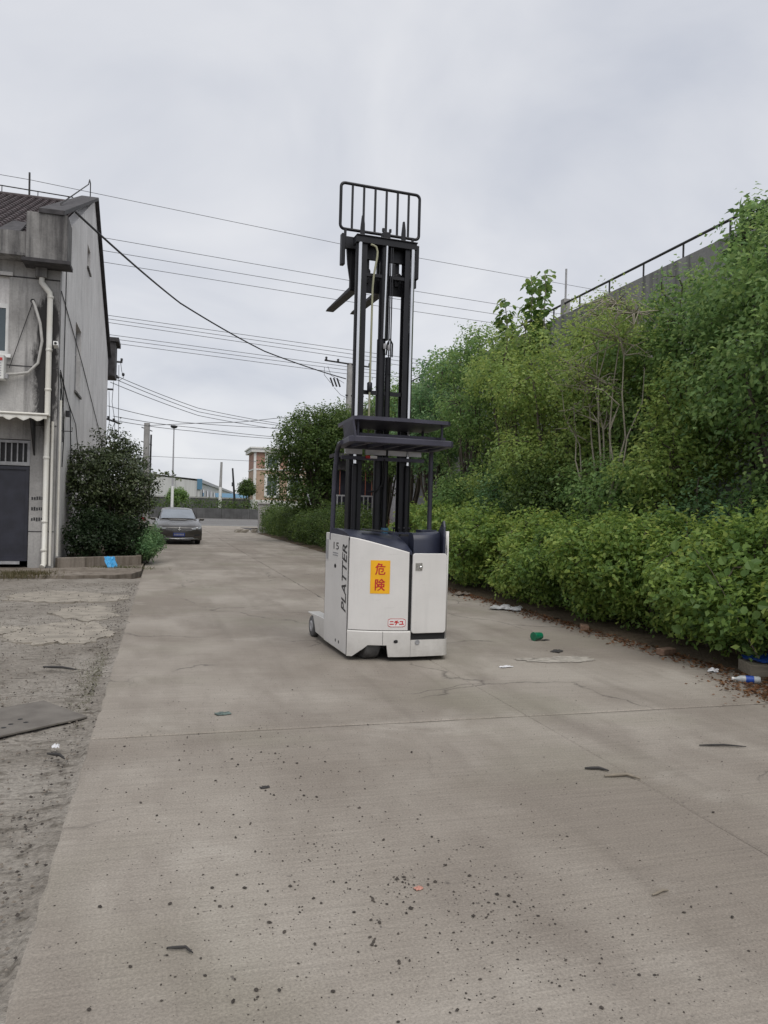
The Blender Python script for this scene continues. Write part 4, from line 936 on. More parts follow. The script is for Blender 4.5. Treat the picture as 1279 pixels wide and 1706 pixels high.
# big leaved shoots
def shoot(label, x, y, z0, z1, n, sd_, lean=(0,0), wr=.44):
    s_ = thing('mulberry_shoot', label, 'shoot', (x, y, 0), 0, 'big leaved shoots above the trees')
    q = np.random.default_rng(sd_); st = []; pts = []
    for k in range(9): pts.append((lean[0]*(k/8)**2+.03*math.sin(k*1.7+sd_), lean[1]*(k/8)**2+.04*math.cos(k*1.3+sd_), z0-2.2+(z1-z0+2.2)*k/8))
    MB().tube(pts, [.03-.0025*k for k in range(9)], 7).build('stem', MT['barkp'], s_)
    zz = q.uniform(z0, z1, n); fx = (zz-(z0-2.2))/(z1-z0+2.2)
    ang = q.uniform(0, 2*math.pi, n); O = np.stack([np.cos(ang), np.sin(ang), np.zeros(n)], 1)
    P = np.stack([lean[0]*fx**2, lean[1]*fx**2, zz], 1)+O*q.uniform(.03,.22,(n,1))
    Nn = norm(O*.6+np.array([0,0,.7])+q.normal(size=(n,3))*.25); A = O*.7+np.array([0,0,-.75])+q.normal(size=(n,3))*.2; A = norm(A-Nn*(A*Nn).sum(1,keepdims=True))
    S = q.uniform(.16,.27,n)*(1-.35*(zz-z0)/(z1-z0)); C = pal_pick([(.06,.125,.03),(.115,.20,.05),(.18,.26,.07)], q.random(n))
    big_leaves('leaves', P, Nn, A, S, C, s_, MT['leaf'], wr); return s_
shoot('tallest big leaved shoot sticking above the wall rail', 7.9, 15.1, 5.3, 6.95, 90, 1, (.05,.25))
shoot('big leaved shoot just left of the tallest one', 7.9, 15.85, 5.2, 6.95, 90, 2, (-.05,-.1))
shoot('shorter big leaved shoot left of the tall pair', 7.8, 16.7, 5.2, 6.75, 110, 3, (0,.3))
shoot('big leaved shoot hanging over the rail beside the right mast column', 7.9, 21.3, 5.3, 6.25, 60, 4, (.1,-.3))
shoot('big leaved shoot showing between the mast columns', 8.0, 27.6, 5.2, 6.2, 70, 5, (0,.4))
shoot('small big leaved shoot above the yellow green tree', 7.8, 18.6, 5.3, 6.2, 40, 6, (0,.2))
# broad leaves of a vine low on the hedge
vn = thing('vine', 'broad pale green vine leaves hanging over the hedge beside the tarpaulin', 'vine', (5.45, 6.6, 0))
q = np.random.default_rng(5); n = 34; P = np.stack([q.uniform(-.08,.14,n), q.uniform(-.7,.9,n), q.uniform(.25,1.25,n)], 1)
Nn = norm(np.array([-1,-.6,.5])+q.normal(size=(n,3))*.3); A = norm(np.cross(Nn, q.normal(size=(n,3))))
big_leaves('leaves', P, Nn, A, q.uniform(.07,.12,n), pal_pick([(.09,.17,.04),(.16,.25,.07)], q.random(n)), vn, MT['leaf'], .42)
MB().tube([(.1,-.5,.2),(0,-.2,.7),(.02,.1,1.0),(.1,.45,1.2)], .004, 6).build('stem', MT['bark'], vn)

# dark tree and hedge further along on the right
tree('round_tree', 'big dark rounded tree left of the forklift mast', 7.2, 35.5, [(0,0,4.0,1.7,1.9,1.9)]+clumps(71, 32, .15, 0, 4.25, 2.0, 1.9, 2.1, .65, 1.0)+[(-.2,-.6,2.2,1.6,1.5,.9),(.6,-.3,5.9,1.0,1.0,.6),(-1.9,.3,3.6,.9,1.0,.9),(-1.8,.2,2.5,.9,1.0,.9),(-1.4,.2,4.7,.9,.9,.8)], 6400, 8, .08, .13, PAL_K, 71, 'trees beyond the forklift', r0=.13, lump=.14, shell=.45, twig=.25)
tree('round_tree', 'dark leafy tree partly hidden behind the forklift mast', 8.3, 34.0, [(-.3,0,3.8,.8,1.1,1.7)]+clumps(72, 16, -.3, 0, 4.0, .9, 1.3, 1.9, .5, .8), 2600, 8, .08, .12, PAL_K, 72, 'trees beyond the forklift', r0=.09)
for i in range(9):
    y = 24.5+2.65*i; q = random.Random(500+i)
    h = thing('hedge_shrub', f'{ORD[i]} dark hedge shrub past the forklift counting towards the stone gate pillar', 'hedge', (6.35, y, 0), 0, 'dark hedge beyond the forklift')
    P = crown('crown', [(0,0,.75,.7,1.3,.75)]+clumps(530+i, 10, 0, 0, .9+q.uniform(-.05,.15), .6, 1.2, .6, .35, .55), 1100, 8, .05, .085 if i > 2 else .075, PAL_K, h, MT['leaf'], 520+i, .35, .12, 3.0, .08, bias=q.uniform(-.1,.1))
    limbs('stem', (0,0,-.08), [(q.uniform(-.3,.3),q.uniform(-.7,.7),1.2) for _ in range(4)], .03, MT['bark'], h, i, P, 10)

# ------------------------------------------------------------------ boundary wall with rail
BWL = thing('boundary_wall', 'long concrete boundary wall with a dark pipe rail behind the trees', 'wall', (9.0, 0, 0))
for k in range(12):
    y0 = 2+4.0*k; MB().box(0,.22,y0+.006,y0+3.994,-.1,4.86).build('wall_panel', MT['wallw'], BWL)
    MB().box(-.05,.27,y0+.003,y0+3.997,4.862,6.28).build('parapet_panel', MT['wallc'], BWL)
MB().tube([(.05,2,6.60),(.05,26,6.58),(.05,50,6.50)], .026, 8).build('rail', MT['rail'], BWL)
for k in range(38): MB().tube([(.05,3.55+1.215*k,6.26),(.05,3.55+1.215*k,6.58)], .018, 6).build('rail_post', MT['rail'], BWL)
pp = thing('vent_post', 'concrete stub with a thin steel pole standing on the boundary wall', 'post', (9.1, 16.45, 6.28))
MB().box(-.08,.08,-.08,.08,.0,.42).build('stub', MT['concp'], pp); MB().tube([(0,0,.42),(.0,.0,1.15)], .025, 8).build('pole', MT['galv'], pp)

# gate house glimpsed through the forklift guard
gh = thing('gate_house', 'low white gate house with barred opening and red pillar seen through forklift guard', 'building', (8.0, 30.6, 0))
MB().box(-1.3,.62,0,.15,-.1,1.48).build('wall', MT['wallw'], gh); MB().box(-1.3,.62,.0,.15,3.2,3.7).build('lintel', MT['coping'], gh)
MB().box(-1.3,.62,.5,.6,0,3.2).build('dark_interior', MT['navy'], gh)
for k in range(10): MB().box(-1.2+.185*k,-1.155+.185*k,.05,.09,1.48,3.2 if k > 20 else 2.15).build('grille_bar', MT['galv'], gh)
for k in range(7): MB().box(-1.1+.27*k,-1.075+.27*k,.06,.085,2.15,3.2).build('grille_bar', MT['brickp'], gh)
MB().box(-1.3,.62,.045,.095,2.12,2.18).build('grille_rail', MT['galv'], gh)
pr_ = MB().box(.64,1.25,-.15,.35,-.1,1.66).build('pillar_base', MT['brickp'], gh); MB().box(.68,1.25,-.15,.35,1.662,3.15).build('pillar', MT['trim'], gh)
MB().box(.622,.66,-.16,.3,0,3.3).build('red_post', MT['red'], gh); MB().box(-1.4,1.4,-.4,.8,3.7,3.85).build('roof', MT['coping'], gh)

# ------------------------------------------------------------------ planter and shrubs beside the workshop
pk = thing('planter', 'low raised planting bed with a worn concrete kerb beside the workshop wall', 'planter', (-1.4, 20, 0))
def seg(a, b, h, wd, name='kerb', z0=-.05, m='kerb'):
    a, b = Vector((*a,0)), Vector((*b,0)); d = (b-a).normalized(); n_ = Vector((-d.y,d.x,0))*wd; o = Vector((-1.4,20,0))
    return MB().slab([a-o+Vector((0,0,z0)), b-o+Vector((0,0,z0)), b+n_-o+Vector((0,0,z0)), a+n_-o+Vector((0,0,z0))], (0,0,h-z0)).build(name, MT[m], pk, .012)
for a, b in (((-2.30,19.02),(-1.72,19.36)),((-1.715,19.363),(-1.12,19.72)),((-1.115,19.723),(-.55,20.06)),((-.50,20.12),(-.47,22.2)),((-.47,22.21),(-.46,25.2))): seg(a, b, .27, .14)
MB().slab([(-.9,-.85,.15),(.78,.2,.15),(.82,5.2,.15),(-.95,5.2,.15)], (0,0,.05)).build('soil', MT['soil'], pk)
ob = thing('osmanthus_tree', 'dark leaved shrub tree in the raised bed against the workshop gable', 'tree', (-1.35, 21.7, .15))
P = crown('crown', [(0,0,2.1,.85,.9,1.0)]+clumps(90, 26, .02, 0, 1.95, .85, 1.0, 1.15, .34, .54)+[(.75,-.3,1.9,.4,.5,.55),(.55,-.2,1.2,.5,.6,.6)], 3000, 9, .045, .085, PAL_D, ob, MT['leafd'], 90, .55, .2, zmin=.35, twig=.16)
limbs('trunk', (0,0,-.1), [(-.4,0,2.6),(.4,.1,2.7),(0,-.2,2.9),(.6,-.2,1.9),(-.6,.1,1.8)], .06, MT['bark'], ob, 90, P, 90)
sp_b = MB(); sp_b.tube([(.75,-.5,2.05),(1.1,-.65,2.17),(1.5,-.75,2.20),(1.72,-.8,2.12)], [.014,.010,.007,.004], 6).build('bough', MT['bark'], ob)
q = np.random.default_rng(8); n = 44; u = q.uniform(0,1,n); P = np.stack([.85+.9*u, -.55-.27*u, 2.10+.10*np.sin(u*3)], 1)+q.normal(size=(n,3))*.035
Nn = norm(np.array([0,-.8,.5])+q.normal(size=(n,3))*.4); A = norm(np.cross(Nn, q.normal(size=(n,3))))
leaf_object('bough_leaves', P, Nn, A, q.uniform(.09,.14,n), pal_pick(PAL_D[1:4], q.random(n)), ob, MT['leafd'], .26)
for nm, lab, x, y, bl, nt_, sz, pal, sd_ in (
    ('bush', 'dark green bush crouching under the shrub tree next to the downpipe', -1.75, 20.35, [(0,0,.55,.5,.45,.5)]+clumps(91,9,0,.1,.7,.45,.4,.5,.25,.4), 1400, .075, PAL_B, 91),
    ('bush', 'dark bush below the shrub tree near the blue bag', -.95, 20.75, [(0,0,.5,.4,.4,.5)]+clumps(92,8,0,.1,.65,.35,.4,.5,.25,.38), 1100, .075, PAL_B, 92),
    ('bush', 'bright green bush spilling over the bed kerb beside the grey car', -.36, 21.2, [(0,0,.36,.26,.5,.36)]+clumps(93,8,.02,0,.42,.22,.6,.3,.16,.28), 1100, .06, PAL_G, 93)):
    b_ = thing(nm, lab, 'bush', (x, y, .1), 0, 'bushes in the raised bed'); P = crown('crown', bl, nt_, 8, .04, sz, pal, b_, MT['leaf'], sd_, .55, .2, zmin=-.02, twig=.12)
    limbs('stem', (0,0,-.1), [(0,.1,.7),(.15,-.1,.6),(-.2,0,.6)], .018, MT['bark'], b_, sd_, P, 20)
rs = thing('rose_plant', 'red rose blooming above the green bush near the grey car', 'flower', (-.5, 21.6, .15))
MB().tube([(0,.1,0),(.02,.05,.5),(-.02,0,.93)], .008, 6).build('stem', MT['bark'], rs)
fl = MB()
for k in range(14):
    a = k*2.4; r_ = .03+.004*k; c = Vector((-.02+r_*.8*math.cos(a), r_*.8*math.sin(a), .97+.003*(14-k))); t_ = Vector((-math.sin(a), math.cos(a), 0)); o_ = Vector((math.cos(a), math.sin(a), 0))
    fl.add([c-t_*.035-Vector((0,0,.02)), c+t_*.035-Vector((0,0,.02)), c+t_*.045+o_*.02+Vector((0,0,.04)), c+o_*.03+Vector((0,0,.06)), c-t_*.045+o_*.02+Vector((0,0,.04))], [(0,1,2,3,4)], True)
fl.build('bloom', MT['petal'], rs)
q = np.random.default_rng(9); n = 30; P = np.stack([q.normal(0,.08,n), q.normal(0,.08,n)+.05, q.uniform(.3,.9,n)], 1); Nn = norm(q.normal(size=(n,3))+np.array([0,-.5,1])); A = norm(np.cross(Nn, q.normal(size=(n,3))))
leaf_object('leaves', P, Nn, A, q.uniform(.05,.08,n), pal_pick(PAL_K, q.random(n)), rs, MT['leaf'], .32)

def crumple(name, cx, cy, z, lx, ly, h, m, label, cat, seed, rot=0, n=9, tilt=0):
    """crumpled sheet with thickness from its folds"""
    q = random.Random(seed); v = []; f = []; e = .012
    for j in range(n+1):
        for i in range(n+1):
            u, w_ = i/n-.5, j/n-.5; k = 1-.12*math.sin(9*u+seed)*math.cos(7*w_)
            v.append((u*lx*k+q.gauss(0,.02*lx), w_*ly*k+q.gauss(0,.02*ly), h*(.25+.75*abs(math.sin(6.3*u+seed)*math.cos(5.1*w_+seed*2)))*(1-1.2*max(abs(u),abs(w_)))+q.random()*h*.18+tilt*(w_+.5)))
    for j in range(n):
        for i in range(n): a = j*(n+1)+i; f.append((a,a+1,a+n+2,a+n+1))
    o = MB().add(v, f, False).build(name, m); o.location = (cx, cy, z); o.rotation_euler = (0,0,rot)
    s_ = o.modifiers.new('s','SOLIDIFY'); s_.thickness = .003
    return tag(o, label, cat)
bb = crumple('plastic_bag', -1.16, 19.30, .03, .26, .20, .05, MT['bluebag'], 'bright blue plastic bag leaning on the planting bed kerb', 'bag', 2, .5, tilt=.24)

# ------------------------------------------------------------------ grey sedan (front towards the camera)
CR = thing('parked_car', 'grey brown sedan with blue number plate parked facing the camera', 'car', (.64, 31.75, 0), R(1.5))
def yf(x): return .20*abs(x/.9)**2.4
cols = [-.90+.1*i for i in range(19)]; v = []; f = []
for x in cols:
    ax = abs(x/.9); drop = .07*ax**5; y0 = yf(x)
    for y, z in ((y0+.10,.185),(y0+.02,.22),(y0-.01,.34),(y0-.015,.47),(y0+.005,.58),(y0+.03,.66),(y0+.07,.715),(.34+.05*ax,.79),(.62,.85),(1.0,.925),(1.32,.985)): v.append((x, y, z-(drop if z > .6 else drop*.2)+(.018 if z > .75 and .35 < abs(x) < .65 else 0)))
k = 11
for i in range(len(cols)-1):
    for j in range(k-1): f.append((i*k+j, (i+1)*k+j, (i+1)*k+j+1, i*k+j+1))
body = MB().add(v, f, True).build('body', MT['carp'], CR)
for sx in (-1, 1):
    prof = [(.30,.24),(.21,.40),(.22,.60),(.30,.66),(.62,.76),(1.0,.86),(1.32,.93),(2.2,.985),(3.4,1.0),(4.2,.99),(4.66,.93),(4.74,.6),(4.70,.3),(4.30,.24),(4.12,.24),(4.08,.45),(3.95,.60),(3.75,.66),(3.55,.60),(3.42,.45),(3.38,.24),(1.32,.22),(1.30,.40),(1.18,.58),(.98,.655),(.78,.58),(.66,.42),(.63,.24)]
    MB().slab([(sx*.80,y,z) for y, z in prof], (sx*.108,0,0)).build('side_panel', MT['carp'], CR, .03)
    for yw in (.98, 3.75):
        ty = MB().lathe([(.20,-.10),(.30,-.105),(.325,-.08),(.325,.08),(.30,.105),(.20,.10)], (sx*.785,yw,.326), 'x', 26).build('tyre', MT['black'], CR)
        MB().lathe([(.205,-.01),(.20,.01),(.07,.025),(.05,.0)] if sx > 0 else [(.05,0),(.07,-.025),(.20,-.01),(.205,.01)], (sx*.87,yw,.326), 'x', 20).build('rim', MT['chromec'], ty)
MB().box(-.80,.80,.30,4.6,.20,.62).build('underbody', MT['black'], CR)
cab = [(1.30,.74,.73,1.0),(1.66,.78,.69,1.21),(2.02,.81,.62,1.395),(2.25,.82,.60,1.445),(2.7,.82,.60,1.462),(3.2,.815,.585,1.43),(3.75,.79,.58,1.25),(4.30,.74,.66,1.04)]
v = []; f = []
for y, b_, t_, z in cab: v += [(-b_,y,.93),(-(b_*.55+t_*.45),y,.93+(z-.93)*.5),(-t_,y,z-.025),(-t_*.7,y,z+.004),(0,y,z+.018),(t_*.7,y,z+.004),(t_,y,z-.025),(b_*.55+t_*.45,y,.93+(z-.93)*.5),(b_,y,.93)]
for i in range(len(cab)-1):
    for j in range(8): f.append((i*9+j, i*9+j+1, (i+1)*9+j+1, (i+1)*9+j))
MB().add(v, f, True).build('roof', MT['carp'], CR)
ws = []
for (y, t_, z) in ((1.335,.69,1.028),(1.66,.655,1.222),(1.985,.585,1.388)):
    for u in (-1,-.66,0,.66,1): ws.append((u*t_, y-.012-.015*(1-u*u), z+.004+.016*(1-u*u)))
MB().add(ws, [(i*5+j, i*5+j+1, (i+1)*5+j+1, (i+1)*5+j) for i in range(2) for j in range(4)], True).build('windscreen', glass('windscreen glass', (.24,.27,.31), .06), CR)  # sky reflection put into the pale blue-grey glass colour
for sx in (-1,1):
    MB().add([(sx*.81,1.75,1.0),(sx*.80,3.7,1.02),(sx*.66,3.3,1.36),(sx*.665,2.15,1.36)], [(0,1,2,3)]).build('side_window', MT['paneD'], CR)
    MB().tube([(sx*.45,1.33,1.03),(sx*.05,1.36,1.06)], .008, 6).build('wiper', MT['black'], CR)
    mr_ = MB().obox((sx*.985,1.58,1.0), (.095,0,0), (0,.05,0), (sx*.01,0,.055)).build('mirror', MT['carp'], CR, .03); MB().box(min(sx*.86,sx*.92),max(sx*.86,sx*.92),1.57,1.61,.95,.98).build('mirror_arm', MT['black'], mr_)
    hl = []
    for u, z0, z1 in ((.44,.620,.668),(.56,.612,.690),(.70,.615,.715),(.80,.630,.725),(.865,.665,.725)): hl += [(sx*u, yf(u)+.0+max(0,(z0-.58))*.3-.012, z0),(sx*u, yf(u)+.03+max(0,(z1-.64))*.5-.012, z1)]
    h_ = MB().add(hl, [(2*i,2*i+2,2*i+3,2*i+1) if sx > 0 else (2*i+1,2*i+3,2*i+2,2*i) for i in range(4)], True).build('headlight', MT['headl'], CR)
    MB().lathe([(.045,0),(.04,-.02),(.02,-.028)], (sx*.70,yf(.7)+.0,.662), 'y', 14).build('projector', MT['chromec'], h_)
    MB().slab([(sx*u, yf(u)-.022, z) for u, z in ((.60,.34),(.80,.36),(.82,.43),(.60,.41))], (0,.01,0)).build('fog_lamp_recess', MT['black'], CR)
def strip(z0, z1, hw, off, m, nm, par, n=10):
    v = []
    for i in range(n+1): x = -hw+2*hw*i/n; v += [(x, yf(x)-off, z0),(x, yf(x)-off+.004, z1)]
    return MB().add(v, [(2*i,2*i+2,2*i+3,2*i+1) for i in range(n)], True).build(nm, m, par)
grl = strip(.575,.665,.50,.022,MT['black'],'grille',CR)
for z in (.572,.60,.632,.664): strip(z, z+.006, .50, .027, MT['galv'], 'grille_slat', grl)
strip(.245,.325,.56,.022,MT['black'],'lower_intake',CR); strip(.285,.293,.56,.026,MT['galv'],'intake_slat',CR); strip(.235,.247,.78,.024,MT['chromec'],'lower_trim',CR)
em = MB().tube([(.062*math.cos(2*math.pi*k/20), -.042, .642+.062*math.sin(2*math.pi*k/20)) for k in range(21)], .009, 6, False).build('emblem', MT['chromec'], CR)
for pts in ([(-.032,.698),(0,.650),(.032,.698)], [(-.05,.675),(-.024,.592),(0,.645),(.024,.592),(.05,.675)]): MB().tube([(x,-.042,z) for x, z in pts], .007, 6).build('emblem_letter', MT['chromec'], em)
pb = MB().box(-.22,.22,-.044,-.036,.335,.475).build('number_plate', MT['plateb'], CR)
for k_ in range(7): MB().box(-.185+.055*k_,-.150+.055*k_,-.047,-.0445,.37,.44).build('plate_character', MT['inkg'], pb)

# ------------------------------------------------------------------ far side of the public road
gp_ = thing('gate_pillar', 'grey stone gate pillar at the end of the drive', 'pillar', (6.10, 48.5, 0))
for k_, z in enumerate((-.1,.44,.98,1.42)): MB().box(-.33,.33,-.33,.33,z+.004,(.44,.98,1.42,1.80)[k_]).build('stone_block', MT['granite'], gp_, .015)
MB().box(-.40,.40,-.40,.40,1.80,1.92).build('cap', MT['granite'], gp_, .02)
rb = thing('rubble_heap', 'small heap of pinkish rubble at the foot of the gate pillar', 'rubble', (5.2, 49.0, 0))
for k_ in range(18): c = Vector((rnd.uniform(-.7,.6), rnd.uniform(-.4,.4), rnd.uniform(.0,.14))); MB().obox(c, (rnd.uniform(.06,.16),.03,.02), (-.03,rnd.uniform(.06,.12),0), (.02,0,rnd.uniform(.05,.10))).build('chunk', MT['patch'], rb)
FB = thing('road_barrier', 'long low dark concrete barrier along the public road', 'barrier', (0, 111.5, 0))
for k_ in range(26): MB().box(-52+4*k_+.02,-48+4*k_-.02,0,.4,-.05,1.42).build('barrier_unit', MT['barrier'], FB)
fh = thing('verge_hedge', 'low clipped hedge growing behind the road barrier', 'hedge', (0, 116, .6))
crown('foliage', [(x, 0, .9, 4.5, .8, 1.0) for x in range(-34, 46, 4)], 4200, 5, .18, .30, PAL_K, fh, MT['leaf'], 140, .4, .1, 4.0, twig=.3)
fw2 = thing('embankment_wall', 'low grey wall with pale coping below the warehouse', 'wall', (0, 124, .5))
for k_ in range(16): MB().box(-60+8*k_+.02,-52+8*k_-.02,0,.3,0,2.45).build('wall_panel', MT['barrier'], fw2); MB().box(-60+8*k_+.02,-52+8*k_-.02,-.06,.36,2.452,2.66).build('coping', MT['concp'], fw2)
wh = thing('warehouse', 'long pale warehouse with blue roof edge far across the road', 'building', (6.6, 150, 0))
rot = R(-4)
MB().slab([(0,0,0),(0,0,6.45),(-9,.6,7.3),(-18,1.2,6.4),(-18,1.2,0)], (0,.3,0)).build('end_wall', MT['shed'], wh)
DX, Lw = .143, 112
MB().slab([(0,.31,0),(DX*Lw,Lw,0),(DX*Lw,Lw,6.4),(0,.31,6.4)], (-.3,0,0)).build('side_wall', MT['shed'], wh)
MB().slab([(.35,-.2,6.15),(DX*Lw+.35,Lw,6.15),(DX*Lw+.35,Lw,6.75),(.35,-.2,6.75)], (-.7,0,0)).build('eaves_fascia', MT['galv'], wh)
MB().box(-.5,.42,-.25,1.5,4.9,6.9).build('blue_corner', MT['shedb'], wh)
MB().slab([(.3,-.2,6.76),(-9,.4,7.5),(-9+DX*Lw,Lw,7.5),(DX*Lw,Lw,6.76)], (0,0,.05)).build('roof', MT['galv'], wh)
MB().slab([(-9,.4,7.5),(-18.2,1.0,6.7),(-18+DX*Lw,Lw,6.7),(-9+DX*Lw,Lw,7.5)], (0,0,.05)).build('roof', MT['galv'], wh)
for k_ in range(12):
    s_ = 5+8.6*k_; MB().slab([(DX*s_+.06,s_,3.7),(DX*(s_+2.6)+.06,s_+2.6,3.7),(DX*(s_+2.6)+.06,s_+2.6,5.0),(DX*s_+.06,s_,5.0)], (.05,0,0)).build('window', MT['paneD'], wh)
for x in (-.5,-4.5): MB().box(x-.05,x+.05,-.06,.0,2,6.5 if x > -1 else 6.9).build('wall_trim', MT['galv'], wh)
bt = thing('blue_shed', 'low blue roofed shed between the leaning pole and the round tree', 'building', (13.5, 170, 0))
MB().box(-2.2,5.2,0,6,0,3.6).build('wall', MT['shed'], bt); MB().slab([(-2.6,-.3,3.6),(5.6,-.3,3.6),(5.6,3,4.6),(-2.6,3,4.6)], (0,0,.12)).build('roof', MT['shedb'], bt)
bk = thing('brick_office', 'pink and tan brick building with white trim at the corner across the road', 'building', (13.4, 120, 0))
MB().box(0,9,0,8,7.75,10.3).build('upper_wall', MT['brickA'], bk); MB().box(0,9,0,8,2.9,7.55).build('lower_wall', MT['brickB'], bk)
MB().box(-.1,9.1,-.1,8.1,.2,2.9).build('plinth', MT['trim'], bk); MB().box(-.08,9.1,-.08,8.1,7.55,7.75).build('string_course', MT['trim'], bk)
MB().box(-.5,9.5,-.5,8.5,10.3,10.85).box(-.7,9.7,-.7,8.7,10.85,11.05).build('cornice', MT['trim'], bk)
MB().box(-.06,.35,-.06,.3,2.9,7.55).build('quoin', MT['trim'], bk); MB().box(-.06,.30,-.06,.3,7.75,10.3).build('quoin', MT['trim'], bk)
for x in (2.05, 5.6):
    for z0, z1 in ((8.0,9.75),(3.7,6.5)):
        wn = MB().box(x-.42,x+1.9,-.12,.0,z0-.35,z1+.42).build('window', MT['trim'], bk); MB().box(x,x+1.48,-.16,-.121,z0,z1).build('pane', MT['pane'], wn); MB().box(x+.71,x+.77,-.18,-.161,z0,z1).build('mullion', MT['trim'], wn)
lp = thing('street_lamp', 'tall white street lamp with a round head behind the road barrier', 'street lamp', (1.2, 112.4, .5))
MB().tube([(0,0,0),(0,0,3.9)], .20, 12).build('lower_pole', MT['postw'], lp); MB().tube([(0,0,3.9),(0,0,12.1)], [.14,.08], 10).build('pole', MT['galv'], lp)
MB().lathe([(.06,0),(.35,.1),(.5,.28),(.45,.42),(.1,.5)], (0,0,12.0), 'z', 16).build('head', MT['dark'], lp)
p1 = thing('utility_pole', 'straight pole with white lower half across the road', 'pole', (8.2, 118, .5))
MB().tube([(0,0,0),(.02,0,4.1)], .24, 10).build('lower_pole', MT['postw'], p1); MB().tube([(.02,0,4.1),(.09,0,7.9)], [.22,.17], 10).build('upper_pole', MT['concp'], p1)
p2 = thing('utility_pole', 'thin dark leaning pole beside the round street tree', 'pole', (10.5, 118, .5))
MB().tube([(.05,0,0),(-.55,0,7.05)], [.20,.13], 10).build('shaft', MT['dark'], p2); MB().box(-.62,-.30,-.15,.15,4.3,4.9).build('switch_box', MT['dark'], p2)
p3 = thing('utility_pole', 'thick concrete pole with bolts rising behind the dark shrub tree', 'pole', (-1.0, 46, 0))
MB().tube([(0,0,-.1),(0,0,6.25)], [.21,.165], 14).build('shaft', MT['concp'], p3); MB().tube([(.23,-.02,1),(.24,-.02,5.6)], .05, 8).build('conduit', MT['dark'], p3)
for z in (6.0,5.2,4.4): MB().tube([(-.30,0,z),(.30,0,z-.2)], .03, 6).build('step_bolt', MT['dark'], p3)
def insul(mb, c, s=1.): return mb.lathe([(.02*s,0),(.06*s,.03*s),(.03*s,.06*s),(.06*s,.09*s),(.03*s,.13*s)], c, 'z', 10)
p4 = thing('utility_pole', 'pole with cross arms half hidden behind the workshop rear corner', 'pole', (-2.95, 39.5, 0))
MB().tube([(0,0,-.1),(0,0,9.0)], [.19,.14], 12).build('shaft', MT['concp'], p4)
for z, x1, dz in ((8.45,.88,0),(7.55,.75,.15),(7.1,.5,0),(5.75,.85,-.28)): MB().tube([(-.6,-.15,z-dz*.6),(x1,-.15,z+dz)], .05, 6).build('cross_arm', MT['dark'], p4)
for x, z in ((.84,8.48),(.35,7.62),(.62,7.66),(.3,5.65),(.55,5.55)): insul(MB(), (x,-.15,z), 1.2).build('insulator', MT['dark'], p4)
for pts in ([(.80,-.15,8.4),(.86,-.15,8.0),(.95,-.15,7.7),(.75,-.15,7.55)], [(.3,-.15,8.4),(.5,-.15,7.9),(.55,-.15,7.6)], [(.5,-.15,7.5),(.45,-.15,6.5),(.6,-.15,5.6),(.62,-.15,4.0)], [(.72,-.15,8.3),(.76,-.15,6.0),(.80,-.15,3.8)], [(.6,-.15,5.5),(.3,-.15,4.7),(.1,-.15,4.4)], [(.3,-.15,7.0),(.36,-.15,5.6),(.2,-.15,4.2)]): MB().tube(pts, .014, 5).build('drop_wire', MT['wire'], p4)
for x, z in ((.52,8.0),(.93,7.85)): MB().lathe([(.0,-.1),(.06,-.05),(.07,.05),(.0,.1)], (x,-.15,z), 'z', 8).build('fuse', MT['dark'], p4)
p5 = thing('utility_pole', 'concrete pole with cross arm and insulators behind the forklift mast', 'pole', (10.3, 44.0, 0))
MB().tube([(0,0,-.1),(0.03,0,10.2)], [.20,.16], 12).build('shaft', MT['concp'], p5)
MB().tube([(-1.5,-.1,10.25),(1.3,-.1,10.05)], .05, 6).build('cross_arm', MT['dark'], p5); MB().tube([(-.2,-.1,8.3),(.9,-.1,8.3)], .05, 6).build('cross_arm', MT['dark'], p5)
for x, z in ((-1.4,10.28),(-.7,10.2),(.5,10.15),(1.2,10.1)): insul(MB(), (x,-.1,z), 1.4).build('insulator', MT['dark'], p5)
for x in (-.95,-.75,-.55): MB().tube([(x,-.15,8.75),(x-.2,-.15,9.25)], .05, 6).build('fuse', MT['dark'], p5)
for pts in ([(-1.5,-.1,9.85),(-1.5,-.1,9.4),(-1.1,-.1,8.95)], [(-1.3,-.1,9.9),(-1.1,-.1,9.4),(-.3,-.1,9.0)], [(-.9,-.1,8.7),(-.5,-.1,8.3),(0,-.1,8.1)]): MB().tube(pts, .014, 5).build('drop_wire', MT['wire'], p5)
for nm, lab, x, blobs, pal, sd_, tz in (('street_tree', 'small round dark street tree beside the brick building', 12.1, [(0,0,3.9,1.25,1.2,1.15),(-.6,0,3.6,.75,.8,.7),(.6,0,3.7,.75,.8,.75),(0,0,4.7,.8,.8,.7)], PAL_K, 150, 3.0),
                           ('street_tree', 'light green street tree partly hidden by the lamp post', 2.0, [(0,0,2.7,1.3,1.2,1.0),(-.7,0,2.3,.9,.9,.7),(.7,0,2.5,.8,.8,.7)], PAL_T, 151, 2.2)):
    t_ = thing(nm, lab, 'tree', (x, 117.5, .6), 0, 'street trees across the road'); P = crown('crown', blobs, 700, 6, .09, .26, pal, t_, MT['leaf'], sd_, .5, .15, twig=.25)
    limbs('trunk', (0,0,0), [(0,0,tz+1.0),(.5,0,tz+.6),(-.5,0,tz+.5)], .12, MT['bark'], t_, sd_, P, 10, .03)

